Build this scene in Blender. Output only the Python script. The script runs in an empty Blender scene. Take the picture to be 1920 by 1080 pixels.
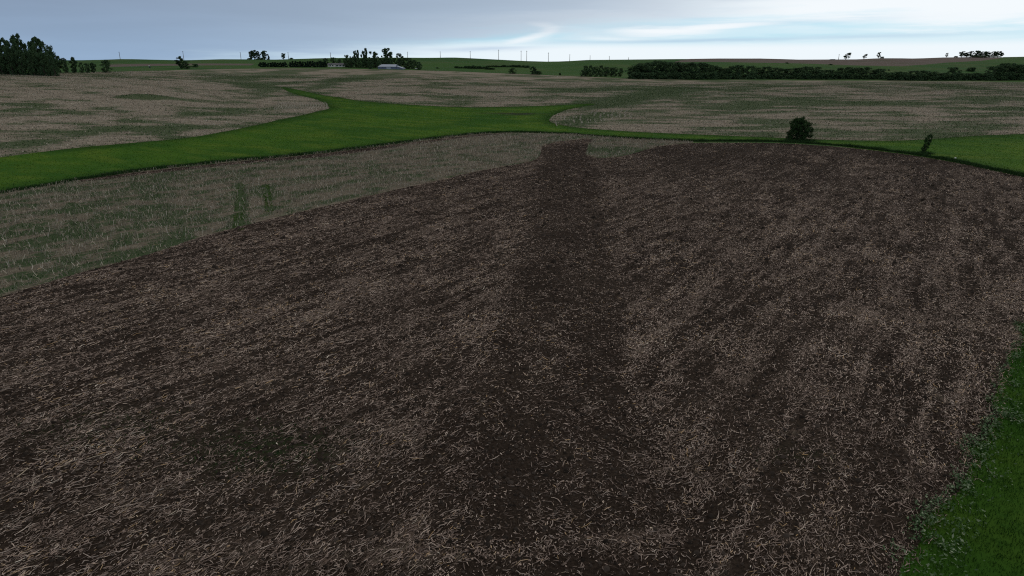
import bpy, math, random
import numpy as np
from mathutils import Vector
from mathutils.geometry import delaunay_2d_cdt

scene = bpy.context.scene
COL = scene.collection
R = math.radians

# ------------------------------------------------------------------ camera
CAM_H = 15.0
FPX = 1281.0
PITCH = R(18.2)
cd = bpy.data.cameras.new('camera')
cd.sensor_width = 36.0
cd.lens = 36.0 * FPX / 1920.0
cd.clip_start = 0.5
cd.clip_end = 20000
cam = bpy.data.objects.new('camera', cd)
COL.objects.link(cam)
cam.location = (0, 0, CAM_H)
cam.rotation_euler = (R(90) - PITCH, 0, 0)
scene.camera = cam
CP, SP = math.cos(PITCH), math.sin(PITCH)

# ------------------------------------------------------------------ view + world + sun
scene.view_settings.view_transform = 'Standard'
scene.view_settings.look = 'None'
scene.view_settings.gamma = 1.0
scene.view_settings.use_curve_mapping = False
scene.view_settings.exposure = 0.0
scene.cycles.max_bounces = 5
scene.cycles.use_denoising = False
scene.cycles.filter_width = 1.15

SUN_EL, SUN_AZ = 32.0, 38.0          # azimuth measured from +Y towards +X
world = bpy.data.worlds.new('World')
scene.world = world
world.use_nodes = True
wn, wl = world.node_tree.nodes, world.node_tree.links
for n in list(wn):
    wn.remove(n)


class NG:
    """tiny helper to write node maths"""
    def __init__(s, nodes, links):
        s.n, s.l = nodes, links

    def put(s, sock, v):
        if isinstance(v, bpy.types.NodeSocket):
            s.l.new(v, sock)
        elif v is not None:
            sock.default_value = v

    def m(s, op, a, b=None, c=None, clamp=False):
        nd = s.n.new('ShaderNodeMath')
        nd.operation = op
        nd.use_clamp = clamp
        for i, v in enumerate((a, b, c)):
            if v is not None:
                s.put(nd.inputs[i], v)
        return nd.outputs[0]

    def ss(s, v, lo, hi, a=0.0, b=1.0):
        nd = s.n.new('ShaderNodeMapRange')
        nd.interpolation_type = 'SMOOTHSTEP'
        s.put(nd.inputs[0], v)
        for i, q in enumerate((lo, hi, a, b)):
            s.put(nd.inputs[i + 1], q)
        return nd.outputs[0]

    def mix(s, f, a, b):
        nd = s.n.new('ShaderNodeMix')
        nd.data_type = 'RGBA'
        s.put(nd.inputs[0], f)
        for i, v in ((6, a), (7, b)):
            if isinstance(v, tuple) and len(v) == 3:
                v = (*v, 1)
            s.put(nd.inputs[i], v)
        return nd.outputs[2]

    def comb(s, x, y, z=0.0):
        nd = s.n.new('ShaderNodeCombineXYZ')
        for i, v in enumerate((x, y, z)):
            s.put(nd.inputs[i], v)
        return nd.outputs[0]

    def noise(s, vec, scale, detail=3.0, rough=0.55, dist=0.0):
        nd = s.n.new('ShaderNodeTexNoise')
        s.put(nd.inputs['Vector'], vec)
        nd.inputs['Scale'].default_value = scale
        nd.inputs['Detail'].default_value = detail
        nd.inputs['Roughness'].default_value = rough
        nd.inputs['Distortion'].default_value = dist
        return nd.outputs['Fac']

    def attr(s, name):
        nd = s.n.new('ShaderNodeAttribute')
        nd.attribute_name = name
        return nd.outputs['Fac']


def lin(r, g, b):
    f = lambda c: (c / 255 / 12.92) if c / 255 < 0.04045 else ((c / 255 + 0.055) / 1.055) ** 2.4
    return (f(r), f(g), f(b))


W = NG(wn, wl)
tc = wn.new('ShaderNodeTexCoord')
sep = wn.new('ShaderNodeSeparateXYZ')
wl.new(tc.outputs['Generated'], sep.inputs[0])
dx, dy, dz = sep.outputs
az = W.m('ARCTAN2', dx, dy)
hyp = W.m('SQRT', W.m('ADD', W.m('MULTIPLY', dx, dx), W.m('MULTIPLY', dy, dy)))
tt = W.m('DIVIDE', dz, W.m('MAXIMUM', hyp, 0.02))
tt = W.m('MINIMUM', W.m('MAXIMUM', tt, -0.02), 12.0)


def sky_at(px, py):
    u, v = (px - 960) / FPX, (540 - py) / FPX
    d = (u, CP + v * SP, -SP + v * CP)
    return math.atan2(d[0], d[1]), d[2] / math.hypot(d[0], d[1])


# cloud coordinates: true directions around the compass, drawn out low over the horizon
streak = W.noise(W.comb(W.m('MULTIPLY', az, 3.2), W.m('MULTIPLY', tt, 34.0), 1.7), 1.0, 5, 0.55, 0.35)
fine = W.noise(W.comb(W.m('MULTIPLY', az, 9.0), W.m('MULTIPLY', tt, 120.0), 4.2), 1.0, 5, 0.6, 0.3)
# round the zenith the streak coordinates run together, so the deck there uses the direction itself
soft = W.noise(W.comb(W.m('MULTIPLY', dx, 1.6), W.m('MULTIPLY', dy, 1.6), W.m('MULTIPLY', dz, 4.0)), 1.3, 4, 0.5, 0.2)
low = W.ss(tt, 0.25, 0.6, 1.0, 0.0)
streak = W.m('ADD', W.m('MULTIPLY', streak, low), W.m('MULTIPLY', 0.5, W.m('SUBTRACT', 1.0, low)))
fine = W.m('ADD', W.m('MULTIPLY', fine, low), W.m('MULTIPLY', 0.5, W.m('SUBTRACT', 1.0, low)))


def blob(px, py, wpx, hpx, tilt=0.0, amp=1.0):
    a0, t0 = sky_at(px, py)
    da = W.m('SUBTRACT', az, a0)
    dt = W.m('SUBTRACT', W.m('SUBTRACT', tt, t0), W.m('MULTIPLY', da, tilt))
    dt = W.m('ADD', dt, W.m('MULTIPLY', W.m('SUBTRACT', fine, 0.5), hpx / FPX * 2.0))
    e = W.m('ADD', W.m('POWER', W.m('ABSOLUTE', W.m('DIVIDE', da, wpx / FPX)), 2.0),
            W.m('POWER', W.m('ABSOLUTE', W.m('DIVIDE', dt, hpx / FPX)), 2.0))
    return W.m('MULTIPLY', W.m('EXPONENT', W.m('MULTIPLY', e, -1.0)), amp)


sky = wn.new('ShaderNodeTexSky')
sky.sky_type = 'NISHITA'
sky.sun_disc = False
sky.sun_elevation = R(SUN_EL)
sky.sun_rotation = R(SUN_AZ)
sky.altitude = 400
sky.air_density = 1.0
sky.dust_density = 0.6
SKY_STR = 0.1
K = 1.0 / SKY_STR
sc = lambda c: tuple(v * K for v in c)
hs = wn.new('ShaderNodeHueSaturation')
wl.new(sky.outputs[0], hs.inputs['Color'])
hs.inputs['Saturation'].default_value = 1.0
hs.inputs['Value'].default_value = 0.8
clear = W.mix(0.85, hs.outputs[0], sc(lin(168, 222, 246)))

# thin white cloud over the clear strip
white = W.ss(streak, 0.47, 0.60)
nearh = W.ss(tt, 0.018, 0.034, 1.0, 0.0)
nearh = W.m('MULTIPLY', nearh, W.ss(az, -0.35, 0.1, 0.55, 1.0))
white = W.m('MAXIMUM', W.m('MULTIPLY', white, 0.30), W.m('MULTIPLY', nearh, 0.85))
for b in ((1245, 60, 95, 9, 0.0, 1.0), (1330, 51, 110, 6, 0.05, 1.0), (1640, 5, 260, 22, -0.01, 1.2), (1880, 14, 190, 24, 0.0, 1.2),
          (1020, 46, 24, 9, -0.35, 0.85), (1030, 58, 22, 10, 0.3, 0.85), (985, 74, 55, 6, 0.22, 0.85), (1130, 70, 60, 5, 0.0, 0.5), (900, 92, 200, 8, 0.03, 0.7),
          (1550, 92, 420, 16, 0.0, 0.8)):
    white = W.m('MAXIMUM', white, blob(*b))
c1 = W.mix(W.m('MINIMUM', white, 1.0), clear, sc(lin(246, 251, 255)))
# thin blue-grey bars low on the right
bars = blob(1300, 76, 230, 3.2, 0.010, 0.5)
bars = W.m('MAXIMUM', bars, blob(1640, 68, 150, 3.5, 0.01, 0.4))
bars = W.m('MAXIMUM', bars, blob(900, 92, 90, 3.5, 0.02, 0.6))
bars = W.m('MAXIMUM', bars, blob(1500, 40, 260, 5, 0.02, 0.25))
c2 = W.mix(bars, c1, sc(lin(172, 196, 222)))

# the grey deck: its underside reaches the horizon on the left, lifts to the right
ragged = W.m('ADD', W.m('MULTIPLY', W.m('SUBTRACT', streak, 0.5), 0.06),
             W.m('MULTIPLY', W.m('SUBTRACT', fine, 0.5), 0.02))
a_l, t_l = sky_at(560, 112)
a_r, t_r = sky_at(1560, 2)
slope = (t_r - t_l) / (a_r - a_l)
edge = W.m('ADD', W.m('MULTIPLY', W.m('SUBTRACT', W.m('ABSOLUTE', W.m('SUBTRACT', az, 0.0)), 0.0), 0.0), t_l)
edge = W.m('ADD', edge, W.m('MULTIPLY', W.m('MINIMUM', W.m('MAXIMUM', W.m('SUBTRACT', az, a_l), -0.45), 1.25), slope))
ef = W.m('ADD', W.m('SUBTRACT', tt, edge), ragged)
deck = W.ss(ef, -0.016, 0.022)
deck_lo = W.mix(W.ss(az, -0.55, 0.35), sc(lin(148, 173, 202)), sc(lin(208, 225, 238)))
deck_hi = W.mix(W.ss(az, -0.75, 0.75), sc(lin(134, 153, 178)), sc(lin(190, 206, 222)))
deckc = W.mix(W.ss(tt, 0.0, 0.085), deck_lo, deck_hi)
deckc = W.mix(W.ss(tt, 0.10, 0.55), deckc, sc((0.38, 0.37, 0.35)))
mott = W.ss(W.m('ADD', W.m('MULTIPLY', streak, 0.6), W.m('MULTIPLY', soft, 0.4)), 0.3, 0.7, 0.95, 1.05)
dk = wn.new('ShaderNodeVectorMath')
dk.operation = 'SCALE'
wl.new(deckc, dk.inputs[0])
wl.new(W.m('MULTIPLY', mott, W.ss(tt, 0.15, 1.2, 1.0, 1.25)), dk.inputs['Scale'])
wisps = blob(1020, 45, 42, 10, -0.08, 0.32)
for b in ((1036, 54, 26, 13, 0.1, 0.3), (1008, 67, 40, 8, 0.25, 0.38), (960, 80, 110, 6, 0.08, 0.35), (1080, 58, 90, 22, 0.0, 0.25), (1250, 58, 90, 8, 0.02, 0.95),
          (1335, 50, 110, 5, 0.05, 0.9), (1150, 73, 70, 4, 0.0, 0.5), (1670, 0, 340, 30, 0.0, 1.0), (1900, 10, 230, 32, 0.0, 1.0), (1300, 22, 330, 22, 0.05, 0.35)):
    wisps = W.m('MAXIMUM', wisps, blob(*b))
covered = W.mix(deck, c2, dk.outputs[0])
final = W.mix(W.m('MINIMUM', wisps, 1.0), covered, sc(lin(244, 250, 254)))
bg = wn.new('ShaderNodeBackground')
wl.new(final, bg.inputs['Color'])
bg.inputs['Strength'].default_value = SKY_STR
wo = wn.new('ShaderNodeOutputWorld')
wl.new(bg.outputs[0], wo.inputs['Surface'])

sd = bpy.data.lights.new('sun', 'SUN')
sd.energy = 0.6
sd.angle = R(18)
sd.color = (1.0, 0.93, 0.84)
sun = bpy.data.objects.new('sun', sd)
COL.objects.link(sun)
sv = Vector((math.sin(R(SUN_AZ)) * math.cos(R(SUN_EL)), math.cos(R(SUN_AZ)) * math.cos(R(SUN_EL)), math.sin(R(SUN_EL))))
sun.rotation_euler = sv.to_track_quat('Z', 'Y').to_euler()
sun.location = (0, 0, 60)

rng = np.random.default_rng(11)
random.seed(5)


# ------------------------------------------------------------------ helpers
def hash2(ix, iy, seed):
    h = (ix.astype(np.int64) * 374761393 + iy.astype(np.int64) * 668265263 + seed * 974634777) & 0xffffffff
    h = ((h ^ (h >> 13)) * 1274126177) & 0xffffffff
    h = h ^ (h >> 16)
    return (h & 0xffffff) / float(0xffffff)


def vnoise(x, y, seed=0):
    x, y = np.asarray(x, float), np.asarray(y, float)
    ix, iy = np.floor(x), np.floor(y)
    fx, fy = x - ix, y - iy
    fx, fy = fx * fx * (3 - 2 * fx), fy * fy * (3 - 2 * fy)
    a, b = hash2(ix, iy, seed), hash2(ix + 1, iy, seed)
    c, d = hash2(ix, iy + 1, seed), hash2(ix + 1, iy + 1, seed)
    return (a * (1 - fx) + b * fx) * (1 - fy) + (c * (1 - fx) + d * fx) * fy


def fbm(x, y, seed=0, octv=3):
    s, a, t = 0, 1.0, 0
    for o in range(octv):
        s = s + a * vnoise(x * 2 ** o, y * 2 ** o, seed + o * 17)
        t += a
        a *= 0.55
    return s / t


def sstep(x, a, b):
    t = np.clip((x - a) / (b - a), 0, 1)
    return t * t * (3 - 2 * t)


def rayslope(py):
    v = (540 - np.asarray(py, float)) / FPX
    return (-SP + v * CP) / (CP + v * SP)


# terrain: distance / height profiles along a few bearings
PROF = {
    0: [(112, None), (150, 238), (200, 188), (250, 156), (300, 138), (360, 131), (480, 124)],
    240: [(112, None), (160, 228), (220, 180), (280, 153), (350, 135), (410, 129.5), (480, 124)],
    480: [(108, None), (165, 235), (240, 190), (330, 155), (420, 135), (480, 127)],
    720: [(133, None), (235, 195), (310, 165), (400, 141), (480, 130)],
    960: [(148, None), (235, 200), (330, 165), (420, 146), (480, 138)],
    1200: [(143, None), (190, 225), (250, 190), (340, 165), (430, 149), (480, 144)],
    1440: [(135, None), (180, 232), (250, 190), (330, 168), (430, 149.5), (480, 145)],
    1700: [(125, None), (175, 230), (250, 188), (330, 165), (430, 150), (480, 145)],
    1920: [(120, None), (165, 232), (230, 195), (310, 168), (400, 153), (480, 147)],
}
CREST = [(0, 112), (150, 113), (200, 112), (240, 110.5), (300, 112), (350, 113), (420, 111), (460, 111.2), (520, 111.7),
         (560, 110.5), (600, 109.2), (660, 108.2), (760, 108), (810, 108.4), (850, 107.6), (880, 109), (930, 111.5),
         (980, 114.2), (1030, 115.6), (1060, 114.8), (1100, 112.4), (1180, 111.6), (1280, 110.6), (1340, 109.6),
         (1420, 109.6), (1470, 111), (1530, 113), (1560, 112.3), (1600, 111.4), (1640, 109.2), (1680, 109.2),
         (1710, 109.8), (1760, 107.7), (1800, 107.2), (1880, 107), (1920, 106)]
YC = 700.0
colpx = sorted(PROF)
YG = np.arange(0, 481, 2.0)
tab = []
for px in colpx:
    pts = [(0, 0.0), (60, 0.0), (90, 0.0)]
    for y, py in PROF[px]:
        pts.append((y, 0.0 if py is None else CAM_H + float(rayslope(py)) * y))
    z = np.interp(YG, [p[0] for p in pts], [p[1] for p in pts])
    zp = np.pad(z, 10, mode='reflect', reflect_type='odd')
    k = np.exp(-np.linspace(-2, 2, 21) ** 2)
    z = np.convolve(zp, k / k.sum(), 'valid')
    tab.append(z)
tab = np.array(tab)
COLS = np.array([(px - 960) / FPX / 1.03 for px in colpx])
CRS = np.array([(p - 960) / FPX / 1.045 for p, _ in CREST])
CRZ = np.array([CAM_H + float(rayslope(py)) * YC for _, py in CREST])
SG = np.linspace(COLS[0], COLS[-1], 121)
TABF = np.array([np.interp(SG, COLS, tab[:, j]) for j in range(tab.shape[1])])   # y, s
ks = np.exp(-np.linspace(-2, 2, 17) ** 2)
ks /= ks.sum()
TABF = np.array([np.convolve(np.pad(r_, 8, mode='edge'), ks, 'valid') for r_ in TABF])


def Z(x, y):
    x, y = np.asarray(x, float), np.asarray(y, float)
    x, y = np.broadcast_arrays(x, y)
    yy = np.maximum(y, 1.0)
    s = np.clip(x / yy, COLS[0], COLS[-1])
    fs = (s - SG[0]) / (SG[1] - SG[0])
    i = np.clip(fs.astype(int), 0, len(SG) - 2)
    fs = fs - i
    fy = np.clip(yy, 0, 479.9) / 2.0
    j = np.clip(fy.astype(int), 0, len(YG) - 2)
    fy = fy - j
    z = (TABF[j, i] * (1 - fs) + TABF[j, i + 1] * fs) * (1 - fy) + (TABF[j + 1, i] * (1 - fs) + TABF[j + 1, i + 1] * fs) * fy
    zc = np.interp(s, CRS, CRZ)
    t = np.clip((yy - 480) / (YC - 480), 0, 1)
    e = 0.5 * t + 0.5 * t * t * (3 - 2 * t)
    z = np.where(yy > 480, z + (zc - z) * e, z)
    t2 = np.clip((yy - YC) / 500, 0, 1)
    z = np.where(yy > YC, zc - (zc - 6) * (t2 * t2 * (3 - 2 * t2)), z)
    # small real unevenness
    far = sstep(yy, 100, 260) * (1 - sstep(yy, 420, 480))
    z = z + (fbm(x / 45, yy / 45, 3) - 0.5) * 1.1 * far
    mid = sstep(yy, 500, 560) * (1 - sstep(yy, 640, 690))
    z = z + (fbm(x / 60, yy / 50, 8) - 0.5) * 2.2 * mid
    near = 1 - sstep(yy, 80, 140)
    z = z + (fbm(x / 14, yy / 14, 5) - 0.5) * 0.35 * near
    # grass mound on the left slope
    mx, my = MOUND
    z = z + 1.1 * np.exp(-((x - mx) / 6.5) ** 2 - ((yy - my) / 9) ** 2)
    return z


MOUND = (0.0, -1e6)
_yg = np.concatenate([np.arange(12, 160, 0.25), np.arange(160, 480, 0.6), np.arange(480, 720, 1.0)])


def ground(px, py):
    """point of the ground seen at a pixel of the photograph"""
    u, v = (px - 960) / FPX, (540 - py) / FPX
    dn = CP + v * SP
    sl = (-SP + v * CP) / dn
    xs = u / dn * _yg
    d = Z(xs, _yg) - (CAM_H + sl * _yg)
    k = np.argmax(d > 0)
    if d[k] <= 0:
        k = len(_yg) - 1
        return np.array([xs[k], _yg[k]])
    if k == 0:
        return np.array([xs[0], _yg[0]])
    f = d[k - 1] / (d[k - 1] - d[k])
    yy = _yg[k - 1] + (_yg[k] - _yg[k - 1]) * f
    return np.array([u / dn * yy, yy])


m_ = ground(265, 184)
MOUND = (float(m_[0]), float(m_[1]))


def at_depth(px, y):
    """point at distance y on the bearing of a pixel column near the skyline"""
    v = (540 - 120) / FPX
    return (px - 960) / FPX / (CP + v * SP) * y


def ztop(py, y):
    return CAM_H + float(rayslope(py)) * y


def inpoly(x, y, poly):
    x, y = np.asarray(x, float), np.asarray(y, float)
    c = np.zeros(x.shape, bool)
    n = len(poly)
    for i in range(n):
        x0, y0 = poly[i]
        x1, y1 = poly[(i + 1) % n]
        if y0 == y1:
            continue
        k = ((y0 > y) != (y1 > y)) & (x < (x1 - x0) * (y - y0) / (y1 - y0) + x0)
        c ^= k
    return c


def polydist(x, y, line):
    d = np.full(np.shape(x), 1e9)
    for (x0, y0), (x1, y1) in zip(line[:-1], line[1:]):
        vx, vy = x1 - x0, y1 - y0
        L = vx * vx + vy * vy + 1e-9
        t = np.clip(((x - x0) * vx + (y - y0) * vy) / L, 0, 1)
        d = np.minimum(d, np.hypot(x - x0 - t * vx, y - y0 - t * vy))
    return d


def mesh_np(name, V, F, mat, attrs=None, smooth=False, parent=None, link=True):
    V = np.asarray(V, np.float32)
    F = np.asarray(F, np.int32)
    me = bpy.data.meshes.new(name)
    me.vertices.add(len(V))
    me.vertices.foreach_set('co', V.ravel())
    k = F.shape[1]
    me.loops.add(F.size)
    me.loops.foreach_set('vertex_index', F.ravel())
    me.polygons.add(len(F))
    me.polygons.foreach_set('loop_start', np.arange(0, F.size, k, dtype=np.int32))
    try:
        me.polygons.foreach_set('loop_total', np.full(len(F), k, np.int32))
    except Exception:
        pass
    if smooth:
        me.polygons.foreach_set('use_smooth', np.ones(len(F), bool))
    me.update(calc_edges=True)
    for a, v in (attrs or {}).items():
        at = me.attributes.new(a, 'FLOAT', 'POINT')
        at.data.foreach_set('value', np.asarray(v, np.float32))
    me.materials.append(mat)
    if not link:
        return me
    o = bpy.data.objects.new(name, me)
    COL.objects.link(o)
    if parent:
        o.parent = parent
    return o


class MB:
    """collects boxes, tubes and polygons into one mesh"""
    def __init__(s):
        s.v, s.f = [], []

    def box(s, x0, x1, y0, y1, z0, z1):
        b = len(s.v)
        s.v += [(x, y, z) for z in (z0, z1) for y in (y0, y1) for x in (x0, x1)]
        for q in ((0, 2, 3, 1), (4, 5, 7, 6), (0, 1, 5, 4), (2, 6, 7, 3), (0, 4, 6, 2), (1, 3, 7, 5)):
            s.f.append(tuple(b + i for i in q))
        return s

    def poly(s, pts):
        b = len(s.v)
        s.v += [tuple(p) for p in pts]
        s.f.append(tuple(range(b, b + len(pts))))
        return s

    def prism(s, pts, d):
        """polygon pts extruded by vector d"""
        b, n = len(s.v), len(pts)
        s.v += [tuple(p) for p in pts] + [(p[0] + d[0], p[1] + d[1], p[2] + d[2]) for p in pts]
        s.f.append(tuple(b + i for i in reversed(range(n))))
        s.f.append(tuple(b + n + i for i in range(n)))
        for i in range(n):
            j = (i + 1) % n
            s.f.append((b + i, b + j, b + n + j, b + n + i))
        return s

    def tube(s, pts, rad, n=6):
        pts = [Vector(p) for p in pts]
        rings = []
        for i, p in enumerate(pts):
            d = (pts[min(i + 1, len(pts) - 1)] - pts[max(i - 1, 0)]).normalized()
            a = d.orthogonal().normalized()
            if i and abs(a.dot(pa)) < 0.7:
                a = (pa - d * pa.dot(d)).normalized()
            pa = a
            c = d.cross(a)
            rings.append(len(s.v))
            for k in range(n):
                t = 2 * math.pi * k / n
                q = p + (a * math.cos(t) + c * math.sin(t)) * rad[i]
                s.v.append(tuple(q))
        for r0, r1 in zip(rings[:-1], rings[1:]):
            for k in range(n):
                s.f.append((r0 + k, r0 + (k + 1) % n, r1 + (k + 1) % n, r1 + k))
        s.f.append(tuple(rings[0] + k for k in reversed(range(n))))
        s.f.append(tuple(rings[-1] + k for k in range(n)))
        return s

    def mesh(s, name, mat):
        me = bpy.data.meshes.new(name)
        me.from_pydata(s.v, [], s.f)
        me.update()
        me.materials.append(mat)
        return me

    def build(s, name, mat, parent=None):
        o = bpy.data.objects.new(name, s.mesh(name, mat))
        COL.objects.link(o)
        if parent:
            o.parent = parent
        return o


def tag(o, label=None, cat=None, group=None, kind=None):
    for k, v in (('label', label), ('category', cat), ('group', group), ('kind', kind)):
        if v:
            o[k] = v
    return o


def empty(name, loc, rz=0.0):
    o = bpy.data.objects.new(name, None)
    o.empty_display_size = 0.5
    COL.objects.link(o)
    o.location = loc
    o.rotation_euler = (0, 0, rz)
    return o


# ------------------------------------------------------------------ materials
def new_mat(name):
    m = bpy.data.materials.new(name)
    m.use_nodes = True
    nt = m.node_tree
    b = nt.nodes['Principled BSDF']
    b.inputs['Roughness'].default_value = 0.95
    b.inputs['Specular IOR Level'].default_value = 0.02
    return m, NG(nt.nodes, nt.links), b


def obj_xy(g, head=0.0, sx=1.0, sy=1.0):
    """object coordinates turned so that the second axis runs along a heading, then scaled"""
    tcn = g.n.new('ShaderNodeTexCoord')
    mp = g.n.new('ShaderNodeMapping')
    mp.vector_type = 'POINT'
    mp.inputs['Rotation'].default_value = (0, 0, head)
    g.l.new(tcn.outputs['Object'], mp.inputs['Vector'])
    m2 = g.n.new('ShaderNodeMapping')
    m2.inputs['Scale'].default_value = (sx, sy, 1)
    g.l.new(mp.outputs[0], m2.inputs['Vector'])
    return m2.outputs[0]


def bump(g, b, h, strength=0.5, dist=0.1):
    nd = g.n.new('ShaderNodeBump')
    nd.inputs['Strength'].default_value = strength
    nd.inputs['Distance'].default_value = dist
    g.l.new(h, nd.inputs['Height'])
    g.l.new(nd.outputs[0], b.inputs['Normal'])


HEAD = R(34)


def mat_soil():
    m, g, b = new_mat('tilled_soil')
    P = obj_xy(g)
    Q = obj_xy(g, HEAD, 1.0, 0.16)
    clod = g.noise(P, 7.0, 5, 0.65)
    lump = g.noise(P, 1.6, 4, 0.6)
    lines = g.noise(Q, 1.5, 4, 0.6)
    chaff = g.noise(Q, 16.0, 3, 0.7)
    chaff2 = g.noise(P, 26.0, 2, 0.6)
    cover, green, fl = g.attr('cover'), g.attr('green'), g.attr('flat')
    soil = g.mix(g.ss(clod, 0.35, 0.7), (0.021, 0.0155, 0.0125), (0.046, 0.034, 0.027))
    damp = g.noise(P, 0.12, 4, 0.6)
    soil = g.mix(g.ss(damp, 0.35, 0.7), soil, g.mix(g.ss(clod, 0.35, 0.7), (0.032, 0.024, 0.019), (0.066, 0.050, 0.040)))
    straw = g.mix(g.ss(lump, 0.35, 0.65), (0.20, 0.150, 0.125), (0.17, 0.145, 0.115))
    amount = g.m('ADD', g.m('MULTIPLY', cover, 0.55), g.m('MULTIPLY', g.m('SUBTRACT', lines, 0.5), g.m('MULTIPLY', fl, 0.9)))
    th = g.m('SUBTRACT', 0.80, g.m('MULTIPLY', amount, 0.45))
    c = g.m('ADD', g.m('MULTIPLY', chaff, 0.6), g.m('MULTIPLY', chaff2, 0.4))
    fac = g.ss(c, g.m('SUBTRACT', th, 0.07), g.m('ADD', th, 0.10))
    col = g.mix(g.m('MULTIPLY', fac, 0.8), soil, straw)
    gm = g.m('MULTIPLY', green, g.ss(g.noise(P, 2.5, 4, 0.7), 0.38, 0.62))
    col = g.mix(g.m('MULTIPLY', gm, 0.8), col, (0.022, 0.048, 0.016))
    g.l.new(col, b.inputs['Base Color'])
    h = g.m('ADD', g.m('MULTIPLY', clod, 0.6), g.m('MULTIPLY', lines, 1.0))
    bump(g, b, h, 1.0, 0.28)
    return m


def mat_stubble(name, tan_a, tan_b, head, rough_scale, gr=(0.030, 0.058, 0.022), bias=0.0, rows=False):
    m, g, b = new_mat(name)
    P = obj_xy(g)
    Q = obj_xy(g, head, 1.0, 0.2)
    n1 = g.noise(Q, rough_scale, 5, 0.62)
    n2 = g.noise(P, 3.0, 4, 0.7)
    n3 = g.noise(P, 0.02, 4, 0.6)
    n4 = g.noise(Q, rough_scale * 4.0, 4, 0.65)
    tan = g.mix(g.ss(n4, 0.3, 0.7), tan_a, tan_b)
    tan = g.mix(g.m('MULTIPLY', g.ss(n2, 0.4, 0.75), 0.5), tan, tuple(v * 0.45 for v in tan_a))
    green = g.attr('green')
    v = g.m('ADD', g.m('ADD', g.m('MULTIPLY', n1, 0.55), g.m('MULTIPLY', n4, 0.3)), g.m('MULTIPLY', n3, 0.15))
    v = g.m('ADD', v, g.m('MULTIPLY', g.m('SUBTRACT', green, 0.35), 0.42))
    v = g.m('ADD', v, g.m('MULTIPLY', g.m('SUBTRACT', n2, 0.5), 0.22))
    f = g.ss(v, 0.465 - bias, 0.59 - bias)
    col = g.mix(g.m('MULTIPLY', f, 0.85), tan, gr)
    g.l.new(col, b.inputs['Base Color'])
    bump(g, b, n2, 0.6, 0.12)
    return m


def mat_grass(name, ca, cb, cc, s1=0.045, s2=1.2):
    m, g, b = new_mat(name)
    P = obj_xy(g)
    big = g.noise(P, s1, 4, 0.6)
    mid = g.noise(obj_xy(g, R(-60), 1.0, 0.35), s1 * 5, 4, 0.6)
    fine_ = g.noise(P, s2, 5, 0.7)
    c = g.mix(g.ss(big, 0.35, 0.65), ca, cb)
    c = g.mix(g.m('MULTIPLY', g.ss(mid, 0.42, 0.72), 0.7), c, cc)
    dark = g.ss(fine_, 0.25, 0.48)
    c = g.mix(dark, tuple(v * 0.75 for v in ca), c)
    c = g.mix(g.m('MULTIPLY', g.attr('edge'), 0.75), c, tuple(v * 0.62 for v in ca))
    green = g.attr('green')          # here: damp / bare soil showing
    c = g.mix(g.m('MULTIPLY', green, 0.9), c, (0.020, 0.020, 0.018))
    g.l.new(c, b.inputs['Base Color'])
    bump(g, b, fine_, 0.4, 0.06)
    return m


def mat_tint(name, ramp, rough=0.9, trans=0.0):
    """colour from the per-piece 'tint' attribute"""
    m, g, b = new_mat(name)
    cr = g.n.new('ShaderNodeValToRGB')
    el = cr.color_ramp.elements
    while len(el) < len(ramp):
        el.new(0.5)
    for e, (p, c) in zip(el, ramp):
        e.position = p
        e.color = (*c, 1)
    g.l.new(g.attr('tint'), cr.inputs[0])
    g.l.new(cr.outputs[0], b.inputs['Base Color'])
    b.inputs['Roughness'].default_value = rough
    return m


def mat_plain(name, c, rough=0.8, metal=0.0, var=0.15, scale=3.0):
    m, g, b = new_mat(name)
    n = g.noise(obj_xy(g), scale, 4, 0.6)
    g.l.new(g.mix(g.ss(n, 0.3, 0.7), tuple(v * (1 - var) for v in c), tuple(min(v * (1 + var), 1) for v in c)), b.inputs['Base Color'])
    b.inputs['Roughness'].default_value = rough
    b.inputs['Metallic'].default_value = metal
    return m


M = {}
M['soil'] = mat_soil()
M['stubble_near'] = mat_stubble('stubble_ground', (0.115, 0.102, 0.078), (0.200, 0.176, 0.138), HEAD, 0.45, (0.036, 0.066, 0.028))
M['stubble_far'] = mat_stubble('far_stubble_ground', (0.165, 0.145, 0.116), (0.340, 0.296, 0.245), R(-80), 0.30, (0.042, 0.074, 0.030))
M['grass'] = mat_grass('waterway_grass', (0.030, 0.090, 0.012), (0.054, 0.124, 0.014), (0.100, 0.155, 0.020))
M['pasture'] = mat_grass('pasture_grass', (0.032, 0.086, 0.026), (0.050, 0.106, 0.030), (0.078, 0.104, 0.044), 0.012, 0.25)
M['fallow'] = mat_stubble('fallow_ground', (0.120, 0.100, 0.092), (0.150, 0.125, 0.112), R(80), 0.05, (0.06, 0.075, 0.04), -0.08)
M['residue'] = mat_tint('corn_residue', [(0.0, (0.075, 0.057, 0.045)), (0.35, (0.190, 0.145, 0.124)), (0.60, (0.370, 0.290, 0.252)),
                                         (0.82, (0.56, 0.470, 0.410)), (0.93, (0.48, 0.32, 0.16)), (1.0, (0.72, 0.65, 0.56))], 0.7)
M['stalk'] = mat_tint('standing_stalk', [(0.0, (0.12, 0.105, 0.08)), (0.5, (0.28, 0.245, 0.195)), (1.0, (0.58, 0.53, 0.45))], 0.8)
M['weed'] = mat_tint('weed_leaf', [(0.0, (0.018, 0.045, 0.014)), (0.6, (0.038, 0.080, 0.028)), (1.0, (0.12, 0.17, 0.10))], 0.8)
M['palew'] = mat_tint('pale_weed_leaf', [(0.0, (0.025, 0.060, 0.022)), (0.6, (0.080, 0.130, 0.065)), (1.0, (0.22, 0.27, 0.18))], 0.8)
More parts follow.
